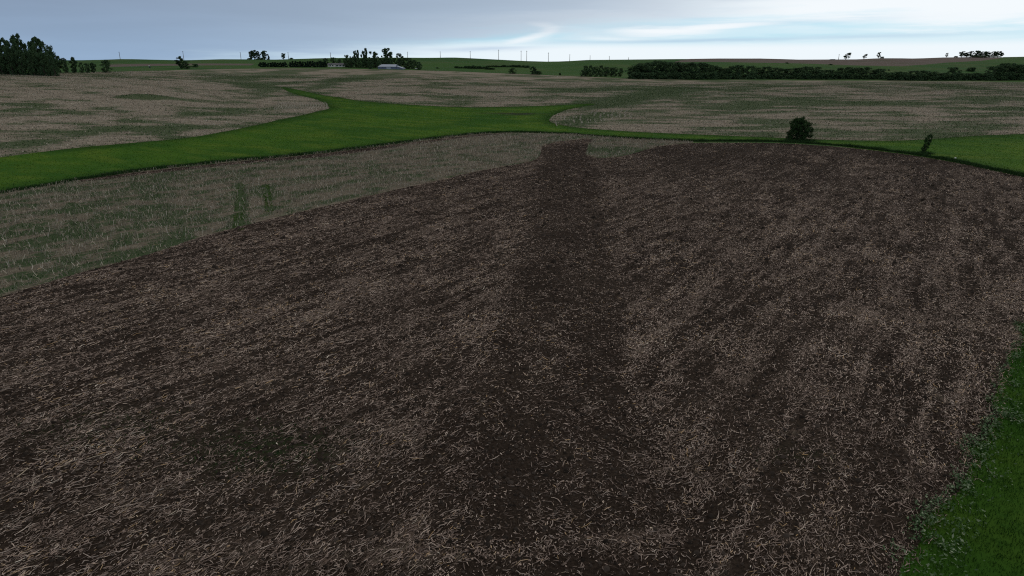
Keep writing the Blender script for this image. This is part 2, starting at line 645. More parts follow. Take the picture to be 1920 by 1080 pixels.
M['blade'] = mat_tint('grass_blade', [(0.0, (0.018, 0.054, 0.010)), (0.6, (0.044, 0.110, 0.013)), (1.0, (0.105, 0.165, 0.024))], 0.8)
M['clod'] = mat_tint('soil_clod', [(0.0, (0.017, 0.014, 0.012)), (1.0, (0.062, 0.050, 0.043))], 0.95)
M['leaf'] = mat_tint('broad_leaf', [(0.0, (0.036, 0.066, 0.036)), (0.6, (0.050, 0.090, 0.044)), (1.0, (0.066, 0.112, 0.048))], 0.8)
M['leaf_bush'] = mat_tint('bush_leaf', [(0.0, (0.020, 0.044, 0.018)), (0.6, (0.034, 0.070, 0.026)), (1.0, (0.060, 0.110, 0.040))], 0.8)
M['needle'] = mat_tint('conifer_needle', [(0.0, (0.020, 0.038, 0.028)), (1.0, (0.038, 0.064, 0.044))], 0.85)
M['bark'] = mat_plain('bark', (0.07, 0.06, 0.05), 0.95, 0, 0.3, 6)

# ------------------------------------------------------------------ land boundaries (measured in the photograph, laid out on the ground)
def line(pts, step=1.2, wob=0.25, seed=1):
    """pixel points -> ground polyline, resampled and slightly wobbled as a driven edge is"""
    w = [ground(*p) if not isinstance(p[0], str) else np.array(p[1:], float) for p in pts]
    out = []
    for a, b in zip(w[:-1], w[1:]):
        L = float(np.hypot(*(b - a)))
        st = step * (1 + max(a[1], b[1]) / 90.0)
        n = max(1, int(L / st))
        for i in range(n):
            out.append(a + (b - a) * i / n)
    out.append(w[-1])
    out = np.array(out)
    # round the corners a little
    for _ in range(3):
        sm = out.copy()
        sm[1:-1] = (out[:-2] + out[1:-1] * 2 + out[2:]) / 4
        out = sm
    k = np.arange(len(out))
    amp = wob * np.minimum(1 + out[:, 1] / 120, 3)
    out[1:-1, 0] += (vnoise(k * 0.37, k * 0 + seed, seed)[1:-1] - 0.5) * 2 * amp[1:-1]
    out[1:-1, 1] += (vnoise(k * 0.37, k * 0 + seed + 9, seed + 3)[1:-1] - 0.5) * 2 * amp[1:-1]
    return [tuple(p) for p in out]


L_left = line([(0, 557), (60, 540), (130, 520), (220, 492), (310, 465), (430, 432), (520, 408), (640, 378), (760, 350),
               (880, 325), (960, 310), (1004, 302), (1012, 288), (1012, 272), (1040, 263), (1100, 260.5)], seed=2)
L_isle = line([(1112, 261), (1100, 275), (1098, 292), (1110, 300), (1150, 299), (1185, 290), (1215, 278), (1250, 271),
               (1300, 268)], seed=3)
L_top = line([(1300, 268), (1400, 266.5), (1500, 269), (1560, 273), (1640, 282), (1700, 290), (1780, 302), (1850, 316), (1920, 334),
              (2050, 372), (2300, 450)], seed=4)
L_right = line([(2300, 560), (2050, 560), (1960, 575), (1926, 600), (1905, 645), (1885, 700), (1862, 760), (1848, 810), (1826, 860), (1790, 920),
                (1752, 975), (1712, 1035), (1685, 1079)], 0.35, 0.3, seed=5)
ra = np.array(L_right[-1])
e0 = np.array(L_left[0])
back = e0 - (np.array(L_left[12]) - e0) * 6
PLOUGH = L_left + L_isle[0:] + L_top[1:] + L_right + [(ra[0] - 3, ra[1] - 12), (ra[0] - 8, -30), (back[0] - 10, -30), tuple(back)]

W_near = line([(0, 362), (80, 348), (160, 334), (300, 315), (450, 301), (560, 292), (640, 282), (720, 272), (800, 262),
               (880, 252), (950, 247.5), (1040, 250), (1120, 256), (1200, 262), (1300, 265.5)], seed=6)
W_near2 = line([(1300, 265.5), (1400, 264.5), (1500, 267), (1560, 271), (1640, 280), (1700, 288), (1780, 300), (1850, 314),
                (1920, 332), (2050, 368), (2300, 445)], seed=4)
wl0 = np.array(W_near[0])
wleft = wl0 - (np.array(W_near[8]) - wl0) * 9
STRIP = line([(150, 337), (300, 317), (450, 302.5), (560, 293.5), (640, 283.5), (720, 273.5), (800, 263.5), (880, 253.5), (950, 249)], 1.2, 0.1, 6) + \
    line([(950, 249.8), (880, 257), (800, 269), (720, 280), (640, 291), (560, 300), (450, 308), (300, 323), (150, 341)], 1.2, 0.5, 7)
STUB_NEAR = [tuple(back), tuple(wleft)] + W_near + [L_isle[-1]] + L_isle[::-1] + L_left[::-1]

W_far = line([(1920, 251), (1850, 253.5), (1760, 259), (1690, 265), (1560, 262), (1400, 256), (1250, 250), (1130, 243.5), (1060, 237),
              (1030, 228), (1038, 215), (1062, 206), (1100, 198.5), (1130, 193), (1110, 193.5),
              (1040, 198), (960, 200), (860, 201), (760, 196), (660, 187.5), (610, 179), (560, 168),
              (530, 163), (515, 163), (530, 168), (560, 178), (600, 190), (616, 198), (612, 206), (560, 217), (500, 229), (430, 246), (330, 262),
              (160, 275), (0, 295)], seed=8)
wr = np.array(W_far[0])
wfl = np.array(W_far[-1])
wleft2 = wfl - (np.array(W_far[-10]) - wfl) * 6
WATERWAY = W_near + W_near2[1:] + [(wr[0] * 1.6, wr[1] * 1.0)] + W_far + [tuple(wleft2), tuple(wleft)]

F_end = line([(0, 138), (60, 137), (130, 137), (200, 135), (330, 130.5), (480, 127.5), (620, 128.5), (700, 131), (800, 131.5),
              (900, 136), (1000, 139), (1090, 143), (1180, 149), (1300, 149.5), (1500, 152), (1700, 150.5), (1800, 152), (1920, 154)], 3, 0.6, seed=9)
fe0, fe1 = np.array(F_end[0]), np.array(F_end[-1])
FAR = [tuple(wleft2)] + W_far[::-1] + [(wr[0] * 1.6, wr[1]), (fe1[0] * 1.3, fe1[1] * 1.02)] + F_end[::-1] + [(fe0[0] * 1.5, fe0[1])]


def depth_pt(px, y):
    return (at_depth(px, y), y)


TAN = [tuple(ground(1262, 117)), tuple(ground(1330, 116)), tuple(ground(1420, 117.5)), tuple(ground(1520, 119.5)), tuple(ground(1600, 122.5)),
       tuple(ground(1690, 124)), tuple(ground(1730, 121.5)), tuple(ground(1775, 117.3)), tuple(ground(1840, 114)), tuple(ground(1872, 110)),
       depth_pt(1880, 720), depth_pt(1880, 780), depth_pt(1270, 780), depth_pt(1290, 712)]
TAN_L = [tuple(ground(205, 121)), tuple(ground(260, 119.5)), tuple(ground(330, 119.5)), tuple(ground(400, 119)), tuple(ground(478, 119.5)),
         tuple(ground(470, 122.5)), tuple(ground(400, 122.5)), tuple(ground(330, 123)), tuple(ground(250, 124.5)), tuple(ground(205, 125.5))]

# ---- green attribute
TRACKS = [([ground(446, 432), ground(450, 395), ground(451, 346)], 0.55), ([ground(507, 398), ground(503, 372), ground(497, 347)], 0.5)]
GREEN_SPOTS = [(500, 840, 3.0, 1.6, 0.9), (210, 800, 3.0, 1.4, 0.5), (360, 835, 2.0, 1.0, 0.35), (1500, 855, 1.5, 0.8, 0.3)]
gs_w = [(ground(a, b), c, d, e) for a, b, c, d, e in GREEN_SPOTS]
WINDROWS = [([(1560, 585), (1640, 590), (1760, 605), (1900, 622)], 1.1, 0.8), ([(690, 1040), (860, 1035), (1100, 1022), (1250, 1010)], 0.5, 0.9),
            ([(300, 1060), (500, 1030), (700, 1040)], 0.5, 0.35), ([(1190, 1030), (1200, 850), (1180, 600)], 0.5, 0.25),
            ([(880, 900), (860, 760), (930, 560)], 0.5, 0.2)]
wr_w = [([tuple(ground(*p)) for p in pts], w, a) for pts, w, a in WINDROWS]
ISLE_C = ground(1130, 282)


def band(x, y):
    """1 inside the freshly worked single pass that runs straight away from the camera"""
    c = 0.078 * y + 0.25
    d = np.abs(x - c + (fbm(y / 7, y * 0 + 3, 4) - 0.5) * 1.6)
    return (1 - sstep(d, 2.7, 4.9)) * (1 - sstep(y, 120, 135))


def cover(x, y):
    ch, sh = math.cos(HEAD), math.sin(HEAD)
    a, c = x * sh + y * ch, x * ch - y * sh
    b = band(x, y)
    n1 = fbm(c / 0.5, a / 3.6, 21, 3)
    n4 = fbm(x / 0.45, y / 0.45, 43, 2)
    n2 = fbm(c / 3.6, a / 22.0, 31, 2)
    n3 = fbm(x / 1.1, y / 1.1, 41, 3)
    st = 0.73 + (n1 - 0.5) * 2.0 + (n2 - 0.5) * (0.2 + 0.8 * sstep(y, 75, 115)) + (n3 - 0.5) * 0.5 + (n4 - 0.5) * 0.7
    # seams between neighbouring passes
    ph = np.abs(((c + (fbm(a / 12, a * 0, 51) - 0.5) * 1.2) / 4.6) % 1.0 - 0.5) * 2
    st = st + 0.16 * sstep(ph, 0.8, 1.0) - 0.10 * (1 - sstep(ph, 0.0, 0.2))
    iso = 0.43 + (n4 - 0.5) * 0.9 + (n3 - 0.5) * 0.9 + (fbm(x / 3, y / 6, 61) - 0.5) * 0.5
    r = st * (1 - b) + iso * b
    for pts, w, am in wr_w:
        d = polydist(x, y, pts)
        r = r + am * np.exp(-(d / w) ** 2)
    # a darker belt of wetter, better buried ground beyond the seam on the right
    r = r - 0.38 * sstep(y, 98, 116) * sstep(x, 12, 25) * (1 - sstep(fbm(x / 9, y / 9, 71), 0.35, 0.7)) * 1.3
    return np.clip(r, 0.03, 1.3)


def green(x, y):
    g = sstep(fbm(x / 16, y / 10, 81, 3), 0.30, 0.72)
    return g


def green_near(x, y):
    ch, sh = math.cos(HEAD), math.sin(HEAD)
    a, c = x * sh + y * ch, x * ch - y * sh
    g = 0.35 + (fbm(c / 1.8, a / 3.6, 91, 3) - 0.5) * 1.1 + (fbm(x / 0.9, y / 1.2, 95, 2) - 0.5) * 0.9 + 0.20 * sstep(-x, 15, 50)
    for pts, w in TRACKS:
        d = polydist(x, y, [tuple(p) for p in pts])
        d = d + (fbm(x / 0.8, y / 2.5, 99, 3) - 0.42) * 0.7
        g = np.maximum(g, 1.6 * (1 - sstep(d, w * 0.7, w)) * sstep(d, 0.02, 0.12))
    d = np.hypot((x - ISLE_C[0]) / 7.0, (y - ISLE_C[1]) / 5.0)
    g = g + 0.8 * np.exp(-d ** 2)
    return np.clip(g, 0, 1.6)


def green_soil(x, y):
    g = np.zeros(np.shape(x))
    for p, w, h, a in gs_w:
        g = np.maximum(g, a * np.exp(-((x - p[0]) / w) ** 2 - ((y - p[1]) / h) ** 2))
    return g


mud = ground(960, 213)


def green_far(x, y):
    g = 0.32 + (fbm(x / 34, y / 16, 101, 2) - 0.5) * 0.7 + (fbm(x / 9, y / 6, 105, 3) - 0.5) * 1.3 + 0.12 * sstep(x, 0, 60)
    s = x / np.maximum(y, 1)
    # greener, moister ground in the shallow draws
    for (p0, p1, w, a) in DRAWS:
        d = polydist(x, y, [p0, p1])
        g = g + a * np.exp(-(d / w) ** 2)
    d = np.hypot((x - MOUND[0]) / 7.0, (y - MOUND[1]) / 9.0)
    g = g - 0.15 * (d < 3) + 1.4 * np.exp(-d ** 4)
    return np.clip(g, 0, 1.4)


tg = lambda a, b: tuple(ground(a, b))
DRAWS = [(tg(480, 158), tg(640, 150), 9, 0.5), (tg(560, 178), tg(640, 150), 6, 0.4), (tg(640, 150), tg(720, 140), 8, 0.5),
         (tg(1240, 172), tg(1420, 163), 14, 0.5), (tg(1060, 168), tg(1260, 166), 12, 0.7), (tg(1110, 196), tg(1250, 172), 9, 1.1), (tg(1090, 206), tg(1180, 190), 4, 0.6), (tg(520, 165), tg(440, 155), 7, 0.6), (tg(1400, 200), tg(1700, 190), 10, 0.4),
         (tg(1500, 188), tg(1900, 205), 9, 0.35), (tg(1750, 160), tg(1920, 172), 9, 0.55), (tg(100, 250), tg(360, 240), 5, 0.45),
         (tg(380, 213), tg(520, 205), 5, 0.4), (tg(1060, 236), tg(1130, 212), 3.5, 0.4), (tg(450, 150), tg(560, 133), 16, 0.4)]


def mudness(x, y):
    return 1.1 * np.exp(-np.maximum((np.abs(x - mud[0]) / 9.5) ** 2 + (np.abs(y - mud[1]) / 5.5) ** 2, 0) ** 2) * sstep(fbm(x / 2.5, y / 4, 7), 0.25, 0.6)


def edge_of(x, y):
    """ranker, darker grass within a few metres of the cultivated land"""
    d = np.minimum(polydist(x, y, W_near[::4] + W_near2[1::4]), polydist(x, y, W_far[::4]) * 1.1)
    d = d + (fbm(x / 3, y / 5, 17) - 0.5) * 5
    near_v = 0.55 + 0.6 * (fbm(x / 1.4, y / 2.0, 27, 3) - 0.3)
    return np.where(y > 60, 1 - sstep(d, 0.5, 7.0), np.clip(near_v, 0, 1))


# ------------------------------------------------------------------ ground mesh (one triangulation, split along the boundaries)
pts, edges = [], []


def addgrid(ys, ss):
    Y, S = np.meshgrid(ys, ss, indexing='ij')
    X = S * np.maximum(Y, 14)
    st = np.gradient(ys)[:, None] * 0.22
    return np.stack([(X + rng.uniform(-1, 1, X.shape) * st * 0.8).ravel(), (Y + rng.uniform(-1, 1, X.shape) * st).ravel()], 1)


g1 = addgrid(np.arange(10, 150, 1.15), np.linspace(-1.05, 1.05, 150))
g2 = addgrid(np.arange(151, 480, 3.6), np.linspace(-1.05, 1.05, 150))
g3 = addgrid(np.arange(484, 760, 8.0), np.linspace(-1.05, 1.05, 150))
g4 = addgrid(np.array([800, 900, 1000, 1200, 1600, 2400, 4000, 7000.]), np.linspace(-1.1, 1.1, 40))
bx = np.array([(x, y) for x in np.linspace(-300, 300, 31) for y in (-60, -30, 0)])
far_b = np.array([(-9000, -400), (9000, -400), (9000, 8000), (-9000, 8000), (-9000, 800), (9000, 800), (-1500, 0), (1500, 0), (-1500, 700), (1500, 700)])
grid = np.concatenate([g1, g2, g3, g4, bx, far_b])
allpts = [Vector(p) for p in grid.tolist()]


def addchain(ch, closed=False):
    b = len(allpts)
    allpts.extend(Vector((float(p[0]), float(p[1]))) for p in ch)
    for i in range(len(ch) - 1):
        edges.append((b + i, b + i + 1))
    if closed:
        edges.append((b + len(ch) - 1, b))


for poly in (PLOUGH, STRIP, TAN, TAN_L):
    addchain(poly, True)
addchain(WATERWAY, True)
addchain([L_isle[-1]] + L_isle[::-1])
addchain(FAR, True)
res = delaunay_2d_cdt(allpts, edges, [], 0, 1e-4)
GV = np.array([(v[0], v[1]) for v in res[0]])
GF = np.array([f for f in res[2] if len(f) == 3], np.int32)
cx, cy = GV[GF].mean(1).T
reg = np.zeros(len(GF), int)                       # 0 pasture
reg[inpoly(cx, cy, FAR)] = 1
reg[inpoly(cx, cy, STUB_NEAR)] = 2
reg[inpoly(cx, cy, WATERWAY)] = 3
reg[inpoly(cx, cy, PLOUGH) | inpoly(cx, cy, STRIP)] = 4
reg[inpoly(cx, cy, TAN) | inpoly(cx, cy, TAN_L)] = 5
# land right of the tilled field near the camera is mown grass too
nearg = (reg == 0) & (cy < 130)
reg[nearg] = np.where(cx[nearg] > 0, 3, 2)
GZ = Z(GV[:, 0], GV[:, 1])
for k, name, mk in ((0, 'pasture_hills', 'pasture'), (1, 'far_stubble_field', 'stubble_far'), (2, 'near_stubble_field', 'stubble_near'),
                    (3, 'grass_waterway', 'grass'), (4, 'tilled_field', 'soil'), (5, 'fallow_field', 'fallow')):
    F = GF[reg == k]
    used, inv = np.unique(F, return_inverse=True)
    X, Y = GV[used].T
    attrs = {}
    if k == 4:
        attrs = {'cover': cover(X, Y), 'green': green_soil(X, Y), 'flat': 1 - band(X, Y)}
    elif k == 1:
        attrs = {'green': green_far(X, Y)}
    elif k == 2:
        attrs = {'green': green_near(X, Y)}
    elif k == 3:
        attrs = {'green': mudness(X, Y), 'edge': edge_of(X, Y)}
    elif k == 5:
        attrs = {'green': np.full(len(X), 0.34)}
    else:
        attrs = {'green': np.zeros(len(X))}
    o = mesh_np(name, np.stack([X, Y, GZ[used]], 1), inv.reshape(F.shape), M[mk], attrs, smooth=True)
    tag(o, kind='structure')


# ------------------------------------------------------------------ scattered ground cover
def scatter(n, y0, y1, smax=0.86, pw=1.0):
    smax = 0.96 if y1 < 70 else smax
    """points spread evenly over the ground wedge y0..y1 in front of the camera"""
    q = 2.0 if pw == 1.0 else pw          # pw below 1: thinning out with distance
    y = (rng.uniform(0, 1, n) * (y1 ** q - y0 ** q) + y0 ** q) ** (1 / q)
    x = rng.uniform(-smax, smax, n) * y
    return x, y


def pieces(x, y, z, az_, pitch, L, wdt, bend, tint, sides, name, mat, label, parent=None):
    """bent stalk pieces: three-sided sticks (sides=3) or ribbons (sides=2)"""
    n = len(x)
    d = np.stack([np.sin(az_) * np.cos(pitch), np.cos(az_) * np.cos(pitch), np.sin(pitch)], 1)
    az2 = az_ + bend
    d2 = np.stack([np.sin(az2) * np.cos(pitch), np.cos(az2) * np.cos(pitch), np.sin(pitch) * -0.5], 1)
    P1 = np.stack([x, y, z + wdt * 0.6 + np.abs(np.sin(pitch)) * L * 0.25], 1)
    P0 = P1 - d * (L / 2)[:, None]
    P2 = P1 + d2 * (L / 2)[:, None]
    side = np.stack([np.cos(az_), -np.sin(az_), np.zeros(n)], 1)
    up = np.cross(side, d)
    roll = rng.uniform(0, 2 * np.pi, n)
    V = []
    for P, sc_ in ((P0, 0.8), (P1, 1.0), (P2, 0.6)):
        for k in range(sides):
            t = roll + k * 2 * np.pi / sides if sides == 3 else (roll * 0.12 - 0.35) + k * np.pi
            V.append(P + (side * np.cos(t)[:, None] + up * np.sin(t)[:, None]) * (wdt * 0.5 * sc_)[:, None])
    V = np.stack(V, 1).reshape(-1, 3)
    base = (np.arange(n) * 3 * sides)[:, None]
    q = []
    for r_ in range(2):
        for k in range(sides if sides == 3 else 1):
            k2 = (k + 1) % sides
            q.append([r_ * sides + k, r_ * sides + k2, (r_ + 1) * sides + k2, (r_ + 1) * sides + k])
    F = (base[:, :, None] + np.array(q)[None]).reshape(-1, 4)
    o = mesh_np(name, V, F, mat, {'tint': np.repeat(tint, 3 * sides)})
    return tag(o, label, 'ground cover', kind='stuff')


IN_P = lambda x, y: inpoly(x, y, PLOUGH) | inpoly(x, y, STRIP)


def residue(n, y0, y1, sides, name, label, lmul=1.0, wmul=1.0, pw=1.0, lo=None, hi=None):
    x, y = scatter(n, y0, y1, pw=pw)
    keep = np.ones(len(y))
    if lo:
        keep = keep * np.clip((y - lo[0]) / (lo[1] - lo[0]), 0, 1)
    if hi:
        keep = keep * np.clip((hi[1] - y) / (hi[1] - hi[0]), 0, 1)
    k = rng.uniform(0, 1, len(y)) < keep
    x, y = x[k], y[k]
    k = IN_P(x, y)
    if y1 < 60:
        k |= (x > 5) & (rng.uniform(0, 1, len(x)) < 0.7 * np.exp(-(polydist(x, y, L_right[::2]) / 0.3) ** 2))
    x, y = x[k], y[k]
    c = cover(x, y)
    k = rng.uniform(0, 1, len(x)) * 1.05 < np.clip(c, 0.05, 1) ** 1.35 + 0.05
    x, y, c = x[k], y[k], c[k]
    n = len(x)
    b = band(x, y)
    azs = HEAD + rng.normal(0, 0.42, n)
    rnd = (rng.uniform(0, 1, n) < 0.22 + 0.7 * b)
    azs = np.where(rnd, rng.uniform(0, np.pi, n), azs) + np.where(rng.uniform(0, 1, n) < 0.5, np.pi, 0)
    L = np.clip(rng.lognormal(-1.85, 0.6, n), 0.05, 0.7) * lmul * (1 - 0.25 * b)
    wd = rng.uniform(0.010, 0.036, n) * wmul * np.maximum(y / 48, 1) ** 0.55
    pit = rng.normal(0, 0.16, n)
    pit = np.where(rng.uniform(0, 1, n) < 0.05, rng.uniform(0.4, 1.1, n), pit)
    bend = rng.normal(0, 0.32, n) + np.where(rng.uniform(0, 1, n) < 0.12, rng.normal(0, 1.1, n), 0)
    tint = np.clip(rng.beta(1.5, 1.7, n) * 0.95 + (fbm(x / 2.5, y / 2.5, 111) - 0.5) * 0.5, 0, 1)
    pieces(x, y, Z(x, y) + 0.012, azs, pit, L, wd, bend, tint, sides, name, M['residue'], label)


residue(98000, 12, 31, 3, 'corn_residue', 'pale broken corn stalks littering the dark tilled soil nearest the camera', hi=(23, 31))
residue(260000, 23, 56, 2, 'corn_residue', 'pale broken corn stalks over the middle of the tilled soil', 1.0, 1.0, lo=(23, 31), hi=(44, 56))
residue(690000, 44, 155, 2, 'corn_residue', 'pale corn stalk litter over the farther part of the tilled field', 1.05, 1.1, 0.4, lo=(44, 56))


# fine chaff between the stalks close by
def chips(n, y0, y1, size, name, label, mat, tint_mu, dens):
    x, y = scatter(n, y0, y1)
    k = IN_P(x, y)
    x, y = x[k], y[k]
    k = rng.uniform(0, 1, len(x)) < dens(x, y) * (1 - 0.9 * sstep(y, 35, 110))
    x, y = x[k], y[k]
    n = len(x)
    a = rng.uniform(0, 2 * np.pi, n)
    L = size * rng.uniform(0.5, 1.6, n)
    w_ = L * rng.uniform(0.2, 0.6, n)
    dxy = np.stack([np.sin(a), np.cos(a), rng.normal(0, 0.3, n)], 1) * L[:, None] / 2
    sxy = np.stack([np.cos(a), -np.sin(a), rng.normal(0, 0.4, n)], 1) * w_[:, None] / 2
    P = np.stack([x, y, Z(x, y) + 0.02], 1)
    V = np.stack([P - dxy - sxy, P + dxy - sxy, P + dxy + sxy, P - dxy + sxy], 1).reshape(-1, 3)
    F = np.arange(4 * n).reshape(-1, 4)
    tint = np.clip(rng.normal(tint_mu, 0.2, n), 0, 1)
    tag(mesh_np(name, V, F, mat, {'tint': np.repeat(tint, 4)}), label, 'ground cover', kind='stuff')


chips(330000, 12, 110, 0.07, 'leaf_chaff', 'shredded pale corn leaf chaff between the stalks on dark soil', M['residue'], 0.42,
      lambda x, y: np.clip(cover(x, y), 0.12, 1) ** 1.2)


# soil clods: squashed eight-faced lumps
def clods(n, y0, y1, big):
    x, y = scatter(n, y0, y1)
    k = IN_P(x, y) & (rng.uniform(0, 1, n) < 0.35 + 0.65 * (1 - np.clip(cover(x, y), 0, 1)))
    x, y = x[k], y[k]
    n = len(x)
    r_ = np.clip(rng.lognormal(-3.1, 0.5, n), 0.02, 0.14) * big
    ang = rng.uniform(0, 6.28, n)
    V = []
    P = np.stack([x, y, Z(x, y)], 1)
    for k in range(5):
        t = ang + k * 6.283 / 5
        rr = r_ * rng.uniform(0.75, 1.25, n)
        V.append(P + np.stack([np.cos(t) * rr, np.sin(t) * rr, -0.01 + 0 * rr], 1))
    for k in range(3):
        t = ang + 0.5 + k * 6.283 / 3
        rr = r_ * rng.uniform(0.3, 0.6, n)
        V.append(P + np.stack([np.cos(t) * rr, np.sin(t) * rr, r_ * rng.uniform(0.45, 0.85, n)], 1))
    V = np.stack(V, 1).reshape(-1, 3)
    T = np.array([(0, 1, 5), (1, 6, 5), (1, 2, 6), (2, 3, 6), (3, 7, 6), (3, 4, 7), (4, 0, 7), (0, 5, 7), (5, 6, 7)])
    F = ((np.arange(n) * 8)[:, None, None] + T[None]).reshape(-1, 3)
    tag(mesh_np('soil_clods', V, F, M['clod'], {'tint': np.repeat(rng.uniform(0, 1, n), 8)}), 'dark crumbly soil clods turned up between the corn litter', 'soil clods', kind='stuff')


clods(90000, 12, 60, 1.05)
clods(70000, 50, 155, 1.9)


def blades(x, y, h, w_, lean, tint, name, mat, label, cat, k3=True, parent=None, z=None):
    """single upright blades: one tapering triangle each, random facing, leaning"""
    n = len(x)
    a = rng.uniform(0, np.pi * 2, n)
    P = np.stack([x, y, (Z(x, y) if z is None else z) - 0.01], 1)
    sd_ = np.stack([np.cos(a), np.sin(a), np.zeros(n)], 1) * (w_ / 2)[:, None]
    la = rng.uniform(0, np.pi * 2, n)
    tip = P + np.stack([np.cos(la) * lean * h, np.sin(la) * lean * h, h], 1)
    if k3:
        V = np.stack([P - sd_, P + sd_, tip], 1).reshape(-1, 3)
        F = np.arange(3 * n).reshape(-1, 3)
        rep = 3
    else:
        V = np.stack([P - sd_, P + sd_, tip + sd_ * 0.7, tip - sd_ * 0.7], 1).reshape(-1, 3)
        F = np.arange(4 * n).reshape(-1, 4)
        rep = 4
    o = mesh_np(name, V, F, mat, {'tint': np.repeat(np.clip(tint, 0, 1), rep)})
    return tag(o, label, cat, kind='stuff')


# standing stubble of the unworked strip left of the tilled field, in rows
ch, sh = math.cos(HEAD), math.sin(HEAD)
x, y = scatter(330000, 36, 155)
c = x * ch - y * sh
a = x * sh + y * ch
c = np.round(c / 0.76) * 0.76 + rng.normal(0, 0.06, len(c))
x, y = c * ch + a * sh, -c * sh + a * ch
k = inpoly(x, y, STUB_NEAR) & ~inpoly(x, y, STRIP) & (y > 30)
x, y = x[k], y[k]
gn = green_near(x, y)
k = rng.uniform(0, 1, len(x)) < np.clip(1.15 - gn * 0.85, 0.04, 1) * (0.45 + 0.55 * sstep(fbm(x / 1.5, y / 1.5, 5), 0.3, 0.6))
x, y = x[k], y[k]
n = len(x)
blades(x, y, rng.uniform(0.12, 0.42, n), rng.uniform(0.02, 0.045, n) * (1 + y / 150), rng.uniform(0.05, 0.9, n),
       rng.beta(2, 2, n), 'corn_stubble', M['stalk'], 'pale upright corn stubble on the unworked strip left of the tilled soil', 'stubble', False)
# broken litter lying in the same strip
x, y = scatter(150000, 36, 155)
k = inpoly(x, y, STUB_NEAR) & ~inpoly(x, y, STRIP)
x, y = x[k], y[k]
k = rng.uniform(0, 1, len(x)) < np.clip(1.1 - green_near(x, y), 0.03, 1) * 0.8
x, y = x[k], y[k]
n = len(x)
pieces(x, y, Z(x, y) + 0.02, rng.uniform(0, 6.28, n), rng.normal(0, 0.2, n), np.clip(rng.lognormal(-1.6, 0.4, n), 0.1, 0.5),
       rng.uniform(0.02, 0.045, n), rng.normal(0, 0.4, n), rng.beta(2, 2.5, n), 2, 'stubble_litter', M['residue'],
       'flattened pale litter among the standing stubble on the left')
# weeds in the stubble and in the wheel tracks
x, y = scatter(420000, 36, 155)
k = inpoly(x, y, STUB_NEAR) & ~inpoly(x, y, STRIP)
x, y = x[k], y[k]
k = rng.uniform(0, 1, len(x)) < np.clip((green_near(x, y) - 0.25) * 1.1, 0.03, 1)
k &= ~((green_near(x, y) > 1.3) & (rng.uniform(0, 1, len(x)) < 0.85))
x, y = x[k], y[k]
n = len(x)
blades(x, y, rng.uniform(0.05, 0.2, n), rng.uniform(0.03, 0.09, n), rng.uniform(0.1, 1.0, n), rng.uniform(0, 0.9, n) * 0.8,
       'stubble_weeds', M['weed'], 'dark green weeds growing through the near stubble strip', 'weeds')
xs, ys = [], []
for pts_, w_ in TRACKS:
    p = np.array(pts_)
    t = rng.uniform(0, 2, 9000)
    o_ = rng.uniform(-w_, w_, 9000)
    o_ = o_[(np.abs(o_) > 0.1) & (rng.uniform(0, 1, 9000) < 0.9)]
    t = t[:len(o_)]
    xs.append(np.interp(t, [0, 1, 2], p[:, 0]) + o_ + rng.normal(0, 0.05, len(o_)))
    ys.append(np.interp(t, [0, 1, 2], p[:, 1]))
x, y = np.concatenate(xs), np.concatenate(ys)
k = (fbm(x / 0.5, y / 1.6, 97) > 0.47) & (rng.uniform(0, 1, len(x)) < 0.6)
x, y = x[k], y[k]
n = len(x)
blades(x, y, rng.uniform(0.02, 0.07, n), rng.uniform(0.04, 0.1, n), rng.uniform(0.5, 2.0, n), rng.uniform(0.2, 0.9, n),
       'track_grass', M['blade'], 'bright green grass growing in two wheel tracks across the stubble', 'grass')
# weeds in the tilled soil
x, y = scatter(90000, 14, 45)
k = (rng.uniform(0, 1, len(x)) < green_soil(x, y) * 0.8)
x, y = x[k], y[k]
n = len(x)
blades(x, y, rng.uniform(0.04, 0.14, n), rng.uniform(0.03, 0.07, n), rng.uniform(0.2, 1.0, n), rng.uniform(0, 0.6, n),
       'soil_weeds', M['weed'], 'thin green weeds surviving in the tilled soil at the lower left', 'weeds')

# near grass on the right
x, y = scatter(420000, 13, 48, 0.95)
k = (x > 5)
x, y = x[k], y[k]
d = polydist(x, y, L_right[::2])
k = ~inpoly(x, y, PLOUGH) | (rng.uniform(0, 1, len(x)) < 0.9 * np.exp(-(d / 0.35) ** 2) * sstep(fbm(x / 0.5, y / 0.5, 19), 0.3, 0.6))
x, y, d = x[k], y[k], d[k]
n = len(x)
hh = rng.uniform(0.05, 0.15, n) * (0.8 + 0.7 * fbm(x / 0.9, y / 0.9, 12))
tn = np.clip(rng.normal(0.20, 0.18, n) + (fbm(x / 1.3, y / 1.8, 14, 3) - 0.5) * 1.1, 0, 1)
blades(x, y, hh, rng.uniform(0.012, 0.035, n), rng.uniform(0.1, 1.0, n), tn, 'grass', M['blade'],
       'bright green mown grass strip at the lower right corner', 'grass')
